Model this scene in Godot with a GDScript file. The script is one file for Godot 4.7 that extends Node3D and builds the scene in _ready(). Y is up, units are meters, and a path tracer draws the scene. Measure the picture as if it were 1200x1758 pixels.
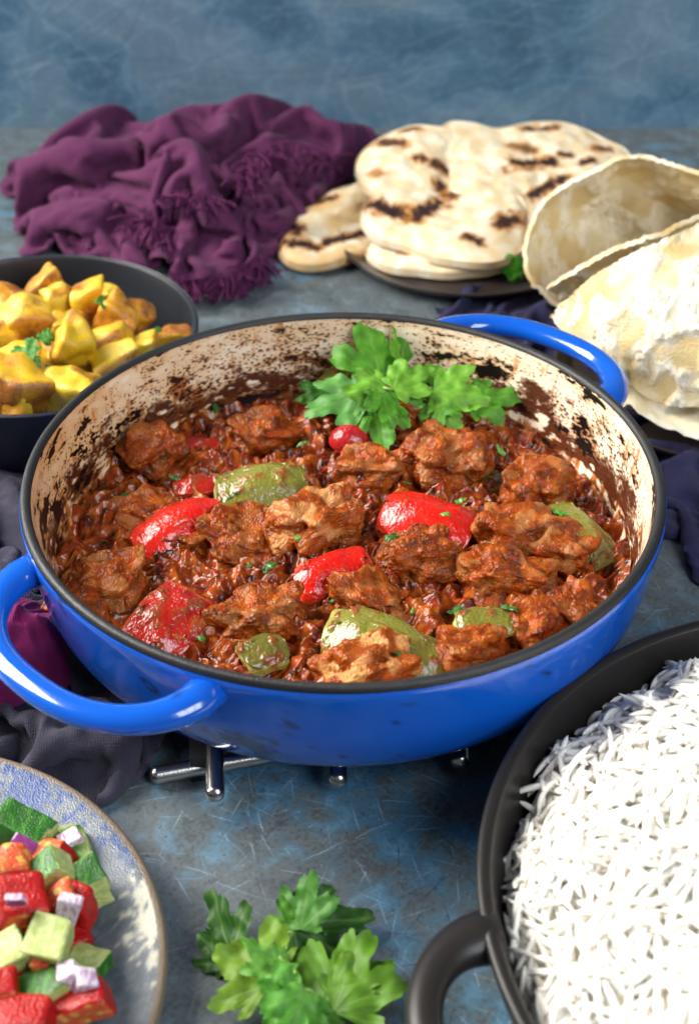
extends Node3D
# A close-up of a braiser of meat and pepper curry with side dishes on a scratched blue-grey board.

var taken := {}
var icos := {}
var rng := RandomNumberGenerator.new()
var M := {}
var N := {}

# ---------------------------------------------------------------- helpers
func numbered(called: String, parent: Node) -> String:
	var key := str(parent.get_instance_id()) + called
	var n: int = taken.get(key, 0)
	taken[key] = n + 1
	return called if n == 0 else "%s_%03d" % [called, n]

func tag(o: Node, label := "", category := "", group := "", kind := "") -> Node:
	if label: o.set_meta("label", label)
	if category: o.set_meta("category", category)
	if group: o.set_meta("group", group)
	if kind: o.set_meta("kind", kind)
	return o

func base(called: String, at := Vector3.ZERO) -> Node3D:
	var o := Node3D.new()
	o.name = numbered(called, self)
	o.position = at
	add_child(o)
	return o

func put(called: String, mesh: Mesh, material: Material, parent: Node = null, at := Vector3.ZERO, turn := Basis()) -> MeshInstance3D:
	var o := MeshInstance3D.new()
	if parent == null: parent = self
	o.name = numbered(called, parent)
	o.mesh = mesh
	o.material_override = material
	o.transform = Transform3D(turn, at)
	parent.add_child(o)
	return o

func lin(r: float, g: float, b: float) -> Color:
	return Color(r, g, b, 1.0)

func noise(s: int, freq: float, kind := FastNoiseLite.TYPE_SIMPLEX_SMOOTH, oct := 1) -> FastNoiseLite:
	var n := FastNoiseLite.new()
	n.seed = s
	n.frequency = freq
	n.noise_type = kind
	if oct > 1:
		n.fractal_type = FastNoiseLite.FRACTAL_FBM
		n.fractal_octaves = oct
	else:
		n.fractal_type = FastNoiseLite.FRACTAL_NONE
	if kind == FastNoiseLite.TYPE_CELLULAR:
		n.cellular_return_type = FastNoiseLite.RETURN_DISTANCE
		n.cellular_distance_function = FastNoiseLite.DISTANCE_EUCLIDEAN
	return n

func grain(n: FastNoiseLite, p: Vector3) -> float:   # rounded bumps, 1 on top of each and 0 in the gaps
	var d := clampf(n.get_noise_3dv(p) + 1.0, 0.0, 1.0)
	return 1.0 - d * d

func plain(albedo: Color, rough := 0.6, metal := 0.0, spec := 0.5) -> StandardMaterial3D:   # albedo is linear
	var m := StandardMaterial3D.new()
	m.albedo_color = albedo.linear_to_srgb()
	m.roughness = rough
	m.metallic = metal
	m.metallic_specular = spec
	return m

func tinted(rough := 0.6, spec := 0.5) -> StandardMaterial3D:   # colours come from the vertices
	var m := plain(Color.WHITE, rough, 0.0, spec)
	m.vertex_color_use_as_albedo = true
	return m

func relief(m: StandardMaterial3D, tex: Texture2D, per_metre: float, cm: float, rough_tex: Texture2D = null) -> StandardMaterial3D:
	m.uv1_triplanar = true
	m.uv1_world_triplanar = true
	m.uv1_scale = Vector3.ONE * per_metre
	m.heightmap_enabled = true
	m.heightmap_texture = tex
	m.heightmap_scale = cm
	if rough_tex: m.roughness_texture = rough_tex
	return m

func noise_tex(s: int, freq: float, size := 256, kind := FastNoiseLite.TYPE_SIMPLEX_SMOOTH, oct := 3) -> ImageTexture:
	var n := noise(s, freq, kind, oct)
	return ImageTexture.create_from_image(n.get_seamless_image(size, size))

func build(v: PackedVector3Array, idx: PackedInt32Array, c := PackedColorArray(), uv := PackedVector2Array(), same := PackedInt32Array()) -> ArrayMesh:
	var nm := PackedVector3Array()
	nm.resize(v.size())
	for k in range(0, idx.size(), 3):
		var a := idx[k]
		var b := idx[k + 1]
		var d := idx[k + 2]
		var n := (v[d] - v[a]).cross(v[b] - v[a])
		nm[a] += n
		nm[b] += n
		nm[d] += n
	for k in range(0, same.size(), 2):   # pairs of points that lie on one another along a seam
		var t := nm[same[k]] + nm[same[k + 1]]
		nm[same[k]] = t
		nm[same[k + 1]] = t
	for k in nm.size():
		nm[k] = nm[k].normalized()
	var arr := []
	arr.resize(Mesh.ARRAY_MAX)
	arr[Mesh.ARRAY_VERTEX] = v
	arr[Mesh.ARRAY_NORMAL] = nm
	arr[Mesh.ARRAY_INDEX] = idx
	if c.size(): arr[Mesh.ARRAY_COLOR] = c
	if uv.size(): arr[Mesh.ARRAY_TEX_UV] = uv
	var m := ArrayMesh.new()
	m.add_surface_from_arrays(Mesh.PRIMITIVE_TRIANGLES, arr)
	return m

func grid(nu: int, nv: int, f: Callable, cf = null, closed := false, flip := false) -> ArrayMesh:
	var v := PackedVector3Array()
	var c := PackedColorArray()
	var uv := PackedVector2Array()
	var idx := PackedInt32Array()
	var same := PackedInt32Array()
	for j in nv + 1:
		for i in nu + 1:
			var a := float(i) / nu
			var b := float(j) / nv
			var p: Vector3 = f.call(a, b)
			v.append(p)
			uv.append(Vector2(a, b))
			if cf != null: c.append(cf.call(a, b, p))
	var w := nu + 1
	for j in nv:
		for i in nu:
			var q := j * w + i
			if flip: idx.append_array([q, q + w, q + 1, q + 1, q + w, q + w + 1])
			else: idx.append_array([q, q + 1, q + w, q + 1, q + w + 1, q + w])
		if closed: same.append_array([j * w, j * w + nu])
	if closed: same.append_array([nv * w, nv * w + nu])
	return build(v, idx, c, uv, same)

func ico(level: int) -> Array:
	if icos.has(level): return icos[level]
	if level == 0:
		var t := (1.0 + sqrt(5.0)) / 2.0
		var v := PackedVector3Array()
		for p in [Vector3(-1, t, 0), Vector3(1, t, 0), Vector3(-1, -t, 0), Vector3(1, -t, 0), Vector3(0, -1, t), Vector3(0, 1, t), Vector3(0, -1, -t), Vector3(0, 1, -t), Vector3(t, 0, -1), Vector3(t, 0, 1), Vector3(-t, 0, -1), Vector3(-t, 0, 1)]:
			v.append(p.normalized())
		icos[0] = [v, PackedInt32Array([0, 5, 11, 0, 1, 5, 0, 7, 1, 0, 10, 7, 0, 11, 10, 1, 9, 5, 5, 4, 11, 11, 2, 10, 10, 6, 7, 7, 8, 1, 3, 4, 9, 3, 2, 4, 3, 6, 2, 3, 8, 6, 3, 9, 8, 4, 5, 9, 2, 11, 4, 6, 10, 2, 8, 7, 6, 9, 1, 8])]
		return icos[0]
	var low: Array = ico(level - 1)
	var lv: PackedVector3Array = low[0]
	var v2: PackedVector3Array = lv.duplicate()
	var idx := PackedInt32Array()
	var mid := {}
	var li: PackedInt32Array = low[1]
	for k in range(0, li.size(), 3):
		var t := [li[k], li[k + 1], li[k + 2]]
		var m := []
		for e in 3:
			var a: int = mini(t[e], t[(e + 1) % 3])
			var b: int = maxi(t[e], t[(e + 1) % 3])
			var key := a * 1000000 + b
			if not mid.has(key):
				mid[key] = v2.size()
				v2.append((v2[a] + v2[b]).normalized())
			m.append(mid[key])
		idx.append_array([t[0], m[0], m[2], t[1], m[1], m[0], t[2], m[2], m[1], m[0], m[1], m[2]])
	icos[level] = [v2, idx]
	return icos[level]

func blob(level: int, f: Callable, cf = null) -> ArrayMesh:
	var s: Array = ico(level)
	var v := PackedVector3Array()
	var c := PackedColorArray()
	for d in s[0]:
		var p: Vector3 = f.call(d)
		v.append(p)
		if cf != null: c.append(cf.call(d, p))
	return build(v, s[1], c)

func lathe(profile: Array, n: int, cf = null, finer := 1) -> ArrayMesh:   # profile of (radius, height), outside first at the top
	var pts := PackedVector2Array()
	for k in profile.size() - 1:
		for j in finer: pts.append(profile[k].lerp(profile[k + 1], float(j) / finer))
	pts.append(profile[-1])
	var last := pts.size() - 1
	return grid(n, last, func(a, b):
		var q: Vector2 = pts[int(round(b * last))]
		return Vector3(q.x * cos(a * TAU), q.y, q.x * sin(a * TAU)), cf, true)

func smooth_profile(p: Array, n: int) -> Array:
	var c := Curve2D.new()
	for k in p.size():
		var a: Vector2 = p[maxi(k - 1, 0)]
		var b: Vector2 = p[mini(k + 1, p.size() - 1)]
		c.add_point(p[k], (a - b) / 6.0, (b - a) / 6.0)
	var out := []
	for k in n + 1: out.append(c.samplef(float(k) / n * (p.size() - 1)))
	return out

func tube(path: Array, radii: Array, sides := 8, up := Vector3.UP, flat := 1.0, cf = null) -> ArrayMesh:   # closed ends; flat squeezes it along the second axis
	var n := path.size()
	return grid(sides, n + 1, func(a, b):
		var j := int(round(b * (n + 1)))
		var k := clampi(j - 1, 0, n - 1)
		var t: Vector3 = (path[mini(k + 1, n - 1)] - path[maxi(k - 1, 0)]).normalized()
		var x := up.cross(t).normalized()
		var y := t.cross(x)
		var r: float = 0.0 if j == 0 or j == n + 1 else radii[k]
		return path[k] + (x * cos(a * TAU) + y * sin(a * TAU) * flat) * r, cf, true)

func rod(a: Vector3, b: Vector3, r: float, sides := 20) -> ArrayMesh:   # a bar with rounded ends
	var path := []
	var radii := []
	var d := (b - a).normalized()
	for k in 6:
		var q := k / 5.0 * PI / 2
		path.append(a + d * r * (1 - cos(q)) * 0.8)
		radii.append(r * sin(q) + 0.00001)
	for k in range(5, -1, -1):
		var q := k / 5.0 * PI / 2
		path.append(b - d * r * (1 - cos(q)) * 0.8)
		radii.append(r * sin(q) + 0.00001)
	return tube(path, radii, sides)

func spline(points: Array, n: int) -> Array:
	var c := Curve3D.new()
	for k in points.size():
		var a: Vector3 = points[maxi(k - 1, 0)]
		var b: Vector3 = points[mini(k + 1, points.size() - 1)]
		c.add_point(points[k], (a - b) / 6.0, (b - a) / 6.0)
	var out := []
	for k in n + 1: out.append(c.samplef(float(k) / n * (points.size() - 1)))
	return out

func cut(planes: Array, sharp: float, d: Vector3) -> Array:   # distance from the middle of a rounded polyhedron along d, and the plane met
	var s := 0.0
	var best := 0.0
	var which := 0
	for k in planes.size():
		var q: float = planes[k][0].dot(d) / planes[k][1]
		if q > 0.0:
			s += pow(q, sharp)
			if q > best:
				best = q
				which = k
	return [pow(s, -1.0 / sharp), which]

func box_planes(size: Vector3, jitter: float) -> Array:
	var out := []
	for a in [Vector3.RIGHT, Vector3.UP, Vector3.BACK]:
		for s in [1.0, -1.0]:
			var n: Vector3 = (a * s + Vector3(rng.randf_range(-1, 1), rng.randf_range(-1, 1), rng.randf_range(-1, 1)) * jitter).normalized()
			out.append([n, size.dot(a) / 2.0])
	return out

func leaf_mesh(s: int, width: float, curl: float, cup: float, tint: Color, vein: Color, lobes := 3) -> ArrayMesh:   # from its stalk at the origin to its tip at (1, 0, 0), y up
	var r := RandomNumberGenerator.new()
	r.seed = s
	var wob := noise(s, 2.2)
	var centres := [0.0, 0.82, -0.82, 1.55, -1.55] if lobes == 3 else [0.0, 0.95, -0.95]
	var amps := [1.0, 0.86, 0.86, 0.55, 0.55]
	var wide := [0.52, 0.47, 0.47, 0.42, 0.42]
	for k in 5: amps[k] *= r.randf_range(0.9, 1.08)
	var ph := r.randf_range(0, 6)
	var reach := 1.75
	var radius := func(th: float) -> Array:
		var best := 0.40
		var line := 9.0
		for k in centres.size():
			var q: float = (th - centres[k]) / wide[k]
			var e: float = amps[k] * (1.0 - 0.56 * q * q)
			if absf(q) < 1.5 and e > best: best = e
			line = minf(line, absf(th - centres[k]))
		var lim := smoothstep(reach, reach - 0.25, absf(th))
		var teeth := pow(absf(sin(th * 7.6 + ph)), 0.6) * 0.15 + pow(absf(sin(th * 21.0 + ph * 2.0)), 0.7) * 0.07 - 0.14
		return [maxf(0.12, best * (0.55 + 0.45 * lim) + teeth * best), line]
	var nt := 168
	var cache := []
	for k in nt + 1: cache.append(radius.call((float(k) / nt * 2.0 - 1.0) * reach))
	var f := func(a: float, b: float) -> Vector3:
		var th := (a * 2.0 - 1.0) * reach
		var e: Array = cache[int(round(a * nt))]
		var q: float = b * e[0]
		var x := q * cos(th)
		var z := q * sin(th) * width
		var y: float = wob.get_noise_2d(x * 1.2, z * 1.2) * 0.09 * b + sin(th * 4.0 + ph) * 0.018 * b * b - 0.6 * curl * x * absf(x) - 0.6 * cup * z * z
		y -= 0.012 * exp(-pow(e[1] / 0.05, 2)) * b * (1.15 - b)
		return Vector3(x + 0.04, y, z)
	var cf := func(a: float, b: float, p: Vector3) -> Color:
		var e: Array = cache[int(round(a * nt))]
		var t: float = exp(-pow(e[1] * (0.25 + b) / 0.035, 2)) * 0.6 * (1.0 - 0.6 * b)
		var side: float = (sin((a * 2.0 - 1.0) * reach * 22.0 + b * 9.0) * 0.5 + 0.5) * 0.12
		return tint.lerp(vein, clampf(t + side, 0, 1)) * (0.92 + 0.22 * wob.get_noise_2d(p.x * 3.0 + 7.0, p.z * 3.0))
	return grid(nt, 14, f, cf)

func place_leaf(called: String, parent: Node, mesh: Mesh, from: Vector3, to: Vector3, face: Vector3) -> MeshInstance3D:
	var o := put(called, mesh, M.leaf, parent)
	var x := (to - from)
	var l := x.length()
	x = x / l
	var y := (face - x * face.dot(x)).normalized()
	var z := x.cross(y)
	o.transform = Transform3D(Basis(x * l, y * l, z * l), from - (parent as Node3D).position)
	return o

func stalk(parent: Node3D, pts: Array, r: float, called := "stem") -> void:
	var path := spline(pts, 14)
	for k in path.size(): path[k] -= parent.position
	var radii := []
	for k in path.size(): radii.append(r * (1.0 - 0.4 * k / path.size()))
	put(called, tube(path, radii, 8), M.stem, parent)

func line_distance(p: Vector2, a: Vector2, b: Vector2) -> Vector2:   # (distance, place along)
	var ab := b - a
	var t := clampf((p - a).dot(ab) / maxf(ab.length_squared(), 1e-9), 0, 1)
	return Vector2(p.distance_to(a + ab * t), t)

# ---------------------------------------------------------------- textures and materials
func board_picture() -> ImageTexture:   # worn paint: grey-brown and blue patches under a web of pale scratches, 1.024 m wide
	var n1 := noise(11, 0.006, FastNoiseLite.TYPE_SIMPLEX_SMOOTH, 4)
	var n2 := noise(12, 0.05, FastNoiseLite.TYPE_SIMPLEX_SMOOTH, 3)
	var n3 := noise(13, 0.35, FastNoiseLite.TYPE_SIMPLEX_SMOOTH, 2)
	var im := Image.create(1024, 1024, false, Image.FORMAT_RGB8)
	var grey := Color(0.355, 0.385, 0.395)
	var blue := Color(0.235, 0.43, 0.56)
	var pale := Color(0.46, 0.56, 0.61)
	var dark := Color(0.235, 0.255, 0.26)
	for y in 1024:
		for x in 1024:
			var b := n1.get_noise_2d(x, y)
			var f := n2.get_noise_2d(x, y)
			var g := n3.get_noise_2d(x, y)
			# the blue coat is best kept at the right of the front, x 620..760 and y 640..860 of the picture
			var spot := Vector2((x - 590.0) / 110.0, (y - 735.0) / 95.0).length_squared()
			var q := smoothstep(-0.25, 0.35, b * 0.8 + f * 0.35 + 0.75 * exp(-spot) - 0.34)
			var c := grey.lerp(blue, q)
			c = c.lerp(pale, smoothstep(0.12, 0.5, f + b * 0.6) * 0.35)
			c = c.lerp(dark, smoothstep(0.15, 0.6, -f + g * 0.5) * 0.4)
			c = c.lerp(dark, smoothstep(0.1, 0.5, g) * 0.28)
			im.set_pixel(x, y, c)
	im.resize(2048, 2048, Image.INTERPOLATE_CUBIC)
	var r := RandomNumberGenerator.new()
	r.seed = 5
	for k in 22000:
		var p := Vector2(r.randf_range(0, 2048), r.randf_range(0, 2048))
		var a := r.randf_range(0, TAU)
		var l := r.randf_range(12, 80) if k % 14 else r.randf_range(80, 300)
		var bend := r.randf_range(-0.004, 0.004)
		var tone := Color(0.60, 0.74, 0.84) if r.randf() < 0.75 else Color(0.10, 0.11, 0.12)
		if r.randf() < 0.3: tone = Color(0.74, 0.78, 0.78)
		var w := 0.08 + 0.5 * pow(r.randf(), 2.5)
		for j in int(l):
			p += Vector2.from_angle(a)
			a += bend
			var x := posmod(int(p.x), 2048)
			var y := posmod(int(p.y), 2048)
			im.set_pixel(x, y, im.get_pixel(x, y).lerp(tone, w * (0.5 + 0.5 * sin(j * 0.13 + k))))
	for k in 9000:   # short chips and specks
		var x := r.randi_range(1, 2045)
		var y := r.randi_range(1, 2045)
		var tone := Color(0.55, 0.66, 0.74) if r.randf() < 0.5 else Color(0.09, 0.09, 0.10)
		for j in r.randi_range(1, 5):
			im.set_pixel(x, y, im.get_pixel(x, y).lerp(tone, r.randf_range(0.2, 0.6)))
			x = clampi(x + r.randi_range(-1, 1), 0, 2047)
			y = clampi(y + r.randi_range(-1, 1), 0, 2047)
	return ImageTexture.create_from_image(im)

func backdrop_picture() -> ImageTexture:   # cloudy slate-blue paint
	var n1 := noise(21, 0.008, FastNoiseLite.TYPE_SIMPLEX_SMOOTH, 4)
	var n2 := noise(22, 0.010, FastNoiseLite.TYPE_SIMPLEX_SMOOTH, 4)
	var n3 := noise(23, 0.11, FastNoiseLite.TYPE_SIMPLEX_SMOOTH, 3)
	var im := Image.create(768, 768, false, Image.FORMAT_RGB8)
	for y in 768:
		for x in 768:
			var b := n1.get_noise_2d(x, y * 1.2)
			var wisp := 1.0 - absf(n2.get_noise_2d(x + 60.0 * b, y * 1.3 + 40.0 * b)) * 2.2
			var c := Color(0.27, 0.42, 0.52).lerp(Color(0.37, 0.48, 0.55), smoothstep(-0.3, 0.35, b))
			c = c.lerp(Color(0.60, 0.71, 0.79), pow(clampf(wisp, 0, 1), 3.0) * 0.26)
			c = c.lerp(Color(0.15, 0.23, 0.31), smoothstep(0.05, 0.6, -b) * 0.22)
			c = c.lerp(Color(0.55, 0.62, 0.67), smoothstep(0.1, 0.5, n3.get_noise_2d(x, y)) * 0.22)
			im.set_pixel(x, y, c)
	var r := RandomNumberGenerator.new()
	r.seed = 9
	for k in 900:   # brushed streaks
		var p := Vector2(r.randf_range(0, 768), r.randf_range(0, 768))
		var a := r.randf_range(-0.9, 0.3) if k % 4 else r.randf_range(0, TAU)
		var w := r.randf_range(0.03, 0.16)
		var tone := Color(0.66, 0.75, 0.80) if k % 3 else Color(0.16, 0.25, 0.33)
		for j in r.randi_range(20, 150):
			p += Vector2.from_angle(a)
			a += r.randf_range(-0.05, 0.05)
			for e in 2:
				var x := posmod(int(p.x) + e, 768)
				var y := posmod(int(p.y), 768)
				im.set_pixel(x, y, im.get_pixel(x, y).lerp(tone, w))
	return ImageTexture.create_from_image(im)

func enamel_picture() -> ImageTexture:   # cream enamel with burnt sauce: across is the turn round the pan, down is the wall from rim to floor
	var w := 1792
	var h := 320
	var big := noise(31, 0.010, FastNoiseLite.TYPE_SIMPLEX_SMOOTH, 3)
	var mid := noise(32, 0.035, FastNoiseLite.TYPE_SIMPLEX_SMOOTH, 3)
	var fine := noise(33, 0.16, FastNoiseLite.TYPE_SIMPLEX_SMOOTH, 2)
	var streak := noise(34, 0.05, FastNoiseLite.TYPE_SIMPLEX_SMOOTH, 3)
	var im := Image.create(w, h, false, Image.FORMAT_RGB8)
	var cream := Color(0.93, 0.87, 0.77)
	var tan := Color(0.80, 0.60, 0.38)
	var orange := Color(0.66, 0.32, 0.08)
	var brown := Color(0.27, 0.12, 0.06)
	var burnt := Color(0.065, 0.045, 0.045)
	var ring := w / TAU
	for y in h:
		var v := float(y) / h
		for x in w:
			var u := float(x) / w      # 0 points right, 0.25 to the camera, 0.5 left, 0.75 away
			var cx := cos(u * TAU) * ring
			var cz := sin(u * TAU) * ring
			var b := big.get_noise_3d(cx, y * 1.3, cz)
			var m := mid.get_noise_3d(cx, y * 1.2, cz)
			var f := fine.get_noise_3d(cx, y, cz)
			var s := streak.get_noise_3d(cx * 1.5, y * 0.18, cz * 1.5)
			var left := exp(-pow((u - 0.53) / 0.10, 2))
			var away := exp(-pow((u - 0.72) / 0.10, 2))
			var right := exp(-pow((u - 0.93) / 0.09, 2)) + exp(-pow((u + 0.07) / 0.09, 2))
			var c := cream.lerp(tan, clampf(0.10 + 0.75 * left + 0.25 * away + b * 0.6 + m * 0.35, 0, 0.95))
			c = c.lerp(orange, clampf(smoothstep(0.44, 0.75, v + s * 0.35 + b * 0.2) * 0.9, 0, 1))
			c = c.lerp(orange, clampf(smoothstep(0.05, 0.45, s + (v - 0.42) * 0.7) * 0.55, 0, 1))
			# a ragged tide line of brown crust
			var tide := 0.50 - 0.10 * exp(-pow((u - 0.84) / 0.07, 2)) - 0.05 * left + b * 0.25 + m * 0.12
			var crust := exp(-pow((v - tide) / (0.11 + 0.05 * right), 2))
			c = c.lerp(brown, clampf(smoothstep(0.36, 0.95, crust + f * 0.35 + m * 0.5 - 0.10 * left), 0, 0.95))
			c = c.lerp(Color(0.40, 0.19, 0.07), clampf(smoothstep(0.0, 0.5, m * 0.6 + b * 0.9 + (v - 0.30) * 1.1 + 0.25 * right * v) * 0.75, 0, 1))
			# specks that crowd towards the crust
			var crowd := -0.14 + 0.22 * exp(-pow((v - 0.30) / 0.17, 2)) + 0.14 * away - 0.03 * left + b * 0.35
			var speck := smoothstep(0.30, 0.46, f + crowd + m * 0.35)
			c = c.lerp(brown if m > 0.0 else burnt, speck * 0.9)
			# black char
			var char_ := smoothstep(0.33, 0.42, b * 0.95 + m * 0.55 + f * 0.22 + 0.38 * exp(-pow((u - 0.565) / 0.055, 2)) * exp(-pow((v - 0.30) / 0.16, 2)) + 0.2 * exp(-pow((u - 0.50) / 0.02, 2)) * exp(-pow((v - 0.35) / 0.25, 2)) + 0.22 * exp(-pow((u - 0.88) / 0.05, 2)) * exp(-pow((v - 0.38) / 0.10, 2)) + 0.10 * crust)
			c = c.lerp(burnt, char_)
			im.set_pixel(x, y, c)
	return ImageTexture.create_from_image(im)

func weave_picture() -> ImageTexture:
	var im := Image.create(128, 128, false, Image.FORMAT_RGB8)
	for y in 128:
		for x in 128:
			var a := x / 8.0
			var b := y / 8.0
			var over := (int(a) + int(b)) % 2 == 0
			var q := sin(fposmod(a, 1.0) * PI) if over else sin(fposmod(b, 1.0) * PI)
			var r := sin(fposmod(b, 1.0) * PI) if over else sin(fposmod(a, 1.0) * PI)
			var v := 0.3 + 0.7 * q * (0.6 + 0.4 * r)
			im.set_pixel(x, y, Color(v, v, v))
	return ImageTexture.create_from_image(im)

func make_materials() -> void:
	N.fine = noise_tex(41, 0.06, 256, FastNoiseLite.TYPE_SIMPLEX_SMOOTH, 3)
	N.coarse = noise_tex(42, 0.02, 256, FastNoiseLite.TYPE_SIMPLEX_SMOOTH, 3)
	N.cells = noise_tex(43, 0.09, 256, FastNoiseLite.TYPE_CELLULAR, 1)
	N.weave = weave_picture()
	M.board = plain(Color.WHITE, 0.42)
	M.board.albedo_texture = board_picture()
	M.board.roughness_texture = N.fine
	M.board.roughness = 0.75
	M.backdrop = plain(Color.WHITE, 0.7)
	M.backdrop.albedo_texture = backdrop_picture()
	M.backdrop.uv1_triplanar = true
	M.backdrop.uv1_world_triplanar = true
	M.backdrop.uv1_scale = Vector3.ONE * 1.3
	M.backdrop.uv1_offset = Vector3(0.5, 0.3, 0)
	M.blue = tinted(0.16)
	M.blue.clearcoat_enabled = true
	M.blue.clearcoat = 0.6
	M.blue.clearcoat_roughness = 0.06
	M.enamel = plain(Color.WHITE, 0.28)
	M.enamel.albedo_texture = enamel_picture()
	M.iron = relief(plain(lin(0.014, 0.013, 0.013), 0.5), N.fine, 60.0, 0.025)
	M.black_pan = relief(plain(lin(0.017, 0.0145, 0.013), 0.36, 0.0, 0.38), N.fine, 45.0, 0.006)
	M.blue_black_pan = relief(plain(lin(0.016, 0.019, 0.025), 0.36), N.fine, 45.0, 0.006)
	M.steel = relief(plain(lin(0.50, 0.48, 0.46), 0.24, 1.0), N.fine, 70.0, 0.004)
	M.rubber = plain(lin(0.012, 0.012, 0.013), 0.5)
	M.sauce = relief(tinted(0.25, 0.42), N.cells, 36.0, 0.02)
	M.sauce.heightmap_flip_texture = true
	M.meat = relief(tinted(0.36, 0.32), N.cells, 40.0, 0.045)
	M.meat.heightmap_flip_texture = true
	M.skin = relief(tinted(0.24), N.fine, 26.0, 0.05)
	M.skin.clearcoat_enabled = true
	M.skin.clearcoat = 0.2
	M.skin.clearcoat_roughness = 0.12
	M.leaf = tinted(0.5, 0.35)
	M.leaf.backlight_enabled = true
	M.leaf.backlight = Color(0.45, 0.6, 0.2)
	M.stem = plain(lin(0.16, 0.32, 0.05), 0.4)
	M.fleck = plain(lin(0.035, 0.11, 0.012), 0.4)
	M.naan = relief(tinted(0.75, 0.35), N.fine, 60.0, 0.06)
	M.papadum = relief(tinted(0.45), N.cells, 40.0, 0.06)
	M.papadum.backlight_enabled = true
	M.papadum.backlight = Color(0.50, 0.47, 0.40)
	M.potato = relief(tinted(0.33), N.fine, 50.0, 0.05)
	M.wet = relief(tinted(0.30), N.fine, 60.0, 0.05)
	M.tomato = relief(tinted(0.30, 0.4), N.fine, 36.0, 0.06)
	M.glaze = relief(tinted(0.3), N.fine, 60.0, 0.03)
	M.rice = plain(lin(0.92, 0.89, 0.81), 0.45)
	M.purple = relief(tinted(0.85, 0.2), N.weave, 70.0, 0.025)
	M.purple.rim_enabled = true
	M.purple.rim = 0.12
	M.purple.rim_tint = 0.6
	M.linen = relief(tinted(0.9, 0.15), N.weave, 55.0, 0.05)
	M.linen.rim_enabled = true
	M.linen.rim = 0.12
	M.linen.rim_tint = 0.5
	M.fringe = plain(lin(0.085, 0.018, 0.062), 0.85, 0.0, 0.2)
	M.white_paint = plain(lin(0.75, 0.75, 0.74), 0.5)
	M.pane = plain(lin(0.5, 0.5, 0.5), 0.3)
	M.pane.emission_enabled = true
	M.pane.emission = Color(0.93, 0.96, 1.0)
	M.pane.emission_energy_multiplier = 1.0

# ---------------------------------------------------------------- the windows that light the table
func window(at: Vector3, target: Vector3, w: float, h: float, power: float, colour: Color, label: String, across: int, down: int) -> void:
	var o := base("window", at)
	tag(o, label, "window")
	o.look_at_from_position(at, target)
	var pw := w / across
	var ph := h / down
	for i in across:
		for j in down:
			var b := BoxMesh.new()
			b.size = Vector3(pw - 0.03, ph - 0.03, 0.006)
			put("pane", b, M.pane, o, Vector3(-w / 2 + pw * (i + 0.5), -h / 2 + ph * (j + 0.5), 0))
	for i in across + 1:
		var b := BoxMesh.new()
		b.size = Vector3(0.045, h + 0.04, 0.05)
		put("bar", b, M.white_paint, o, Vector3(-w / 2 + pw * i, 0, -0.012))
	for j in down + 1:
		var b := BoxMesh.new()
		b.size = Vector3(w + 0.04, 0.04, 0.044)
		put("bar", b, M.white_paint, o, Vector3(0, -h / 2 + ph * j, -0.012))
	var l := AreaLight3D.new()
	l.name = "window_light"
	l.area_size = Vector2(w, h)
	l.area_normalize_energy = true
	l.light_energy = power
	l.light_color = colour
	l.shadow_enabled = true
	l.position = Vector3(0, 0, -0.008)
	o.add_child(l)

# ---------------------------------------------------------------- the braiser
func rounded_handle(parent: Node3D, turn: float, reach: float, half: float, height: float, thick: float, material: Material, r0: float, drop := 0.0) -> void:   # a loop from one place on the rim to another
	var path := []
	var radii := []
	var n := 44
	for k in n + 1:
		var t := float(k) / n * 2.0 - 1.0
		var s := signf(t) * pow(absf(t), 0.92)
		var swell := pow(maxf(0.0, 1.0 - pow(absf(t), 2.6)), 0.62)
		var a := turn + s * half * (1.0 - 0.10 * (1.0 - absf(t)))
		var r := r0 + reach * swell
		path.append(Vector3(cos(a) * r, height - drop * swell, sin(a) * r))
		radii.append(thick * (1.0 + 0.35 * pow(absf(t), 5.0)))
	put("handle", tube(path, radii, 20, Vector3.UP, 0.82, func(a, b, p):
		var q: float = N.spots.get_noise_3dv(p * 1000.0)
		return lin(0.004, 0.090, 0.48).lerp(lin(0.003, 0.02, 0.08), smoothstep(0.72, 0.8, q))), material, parent)

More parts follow.
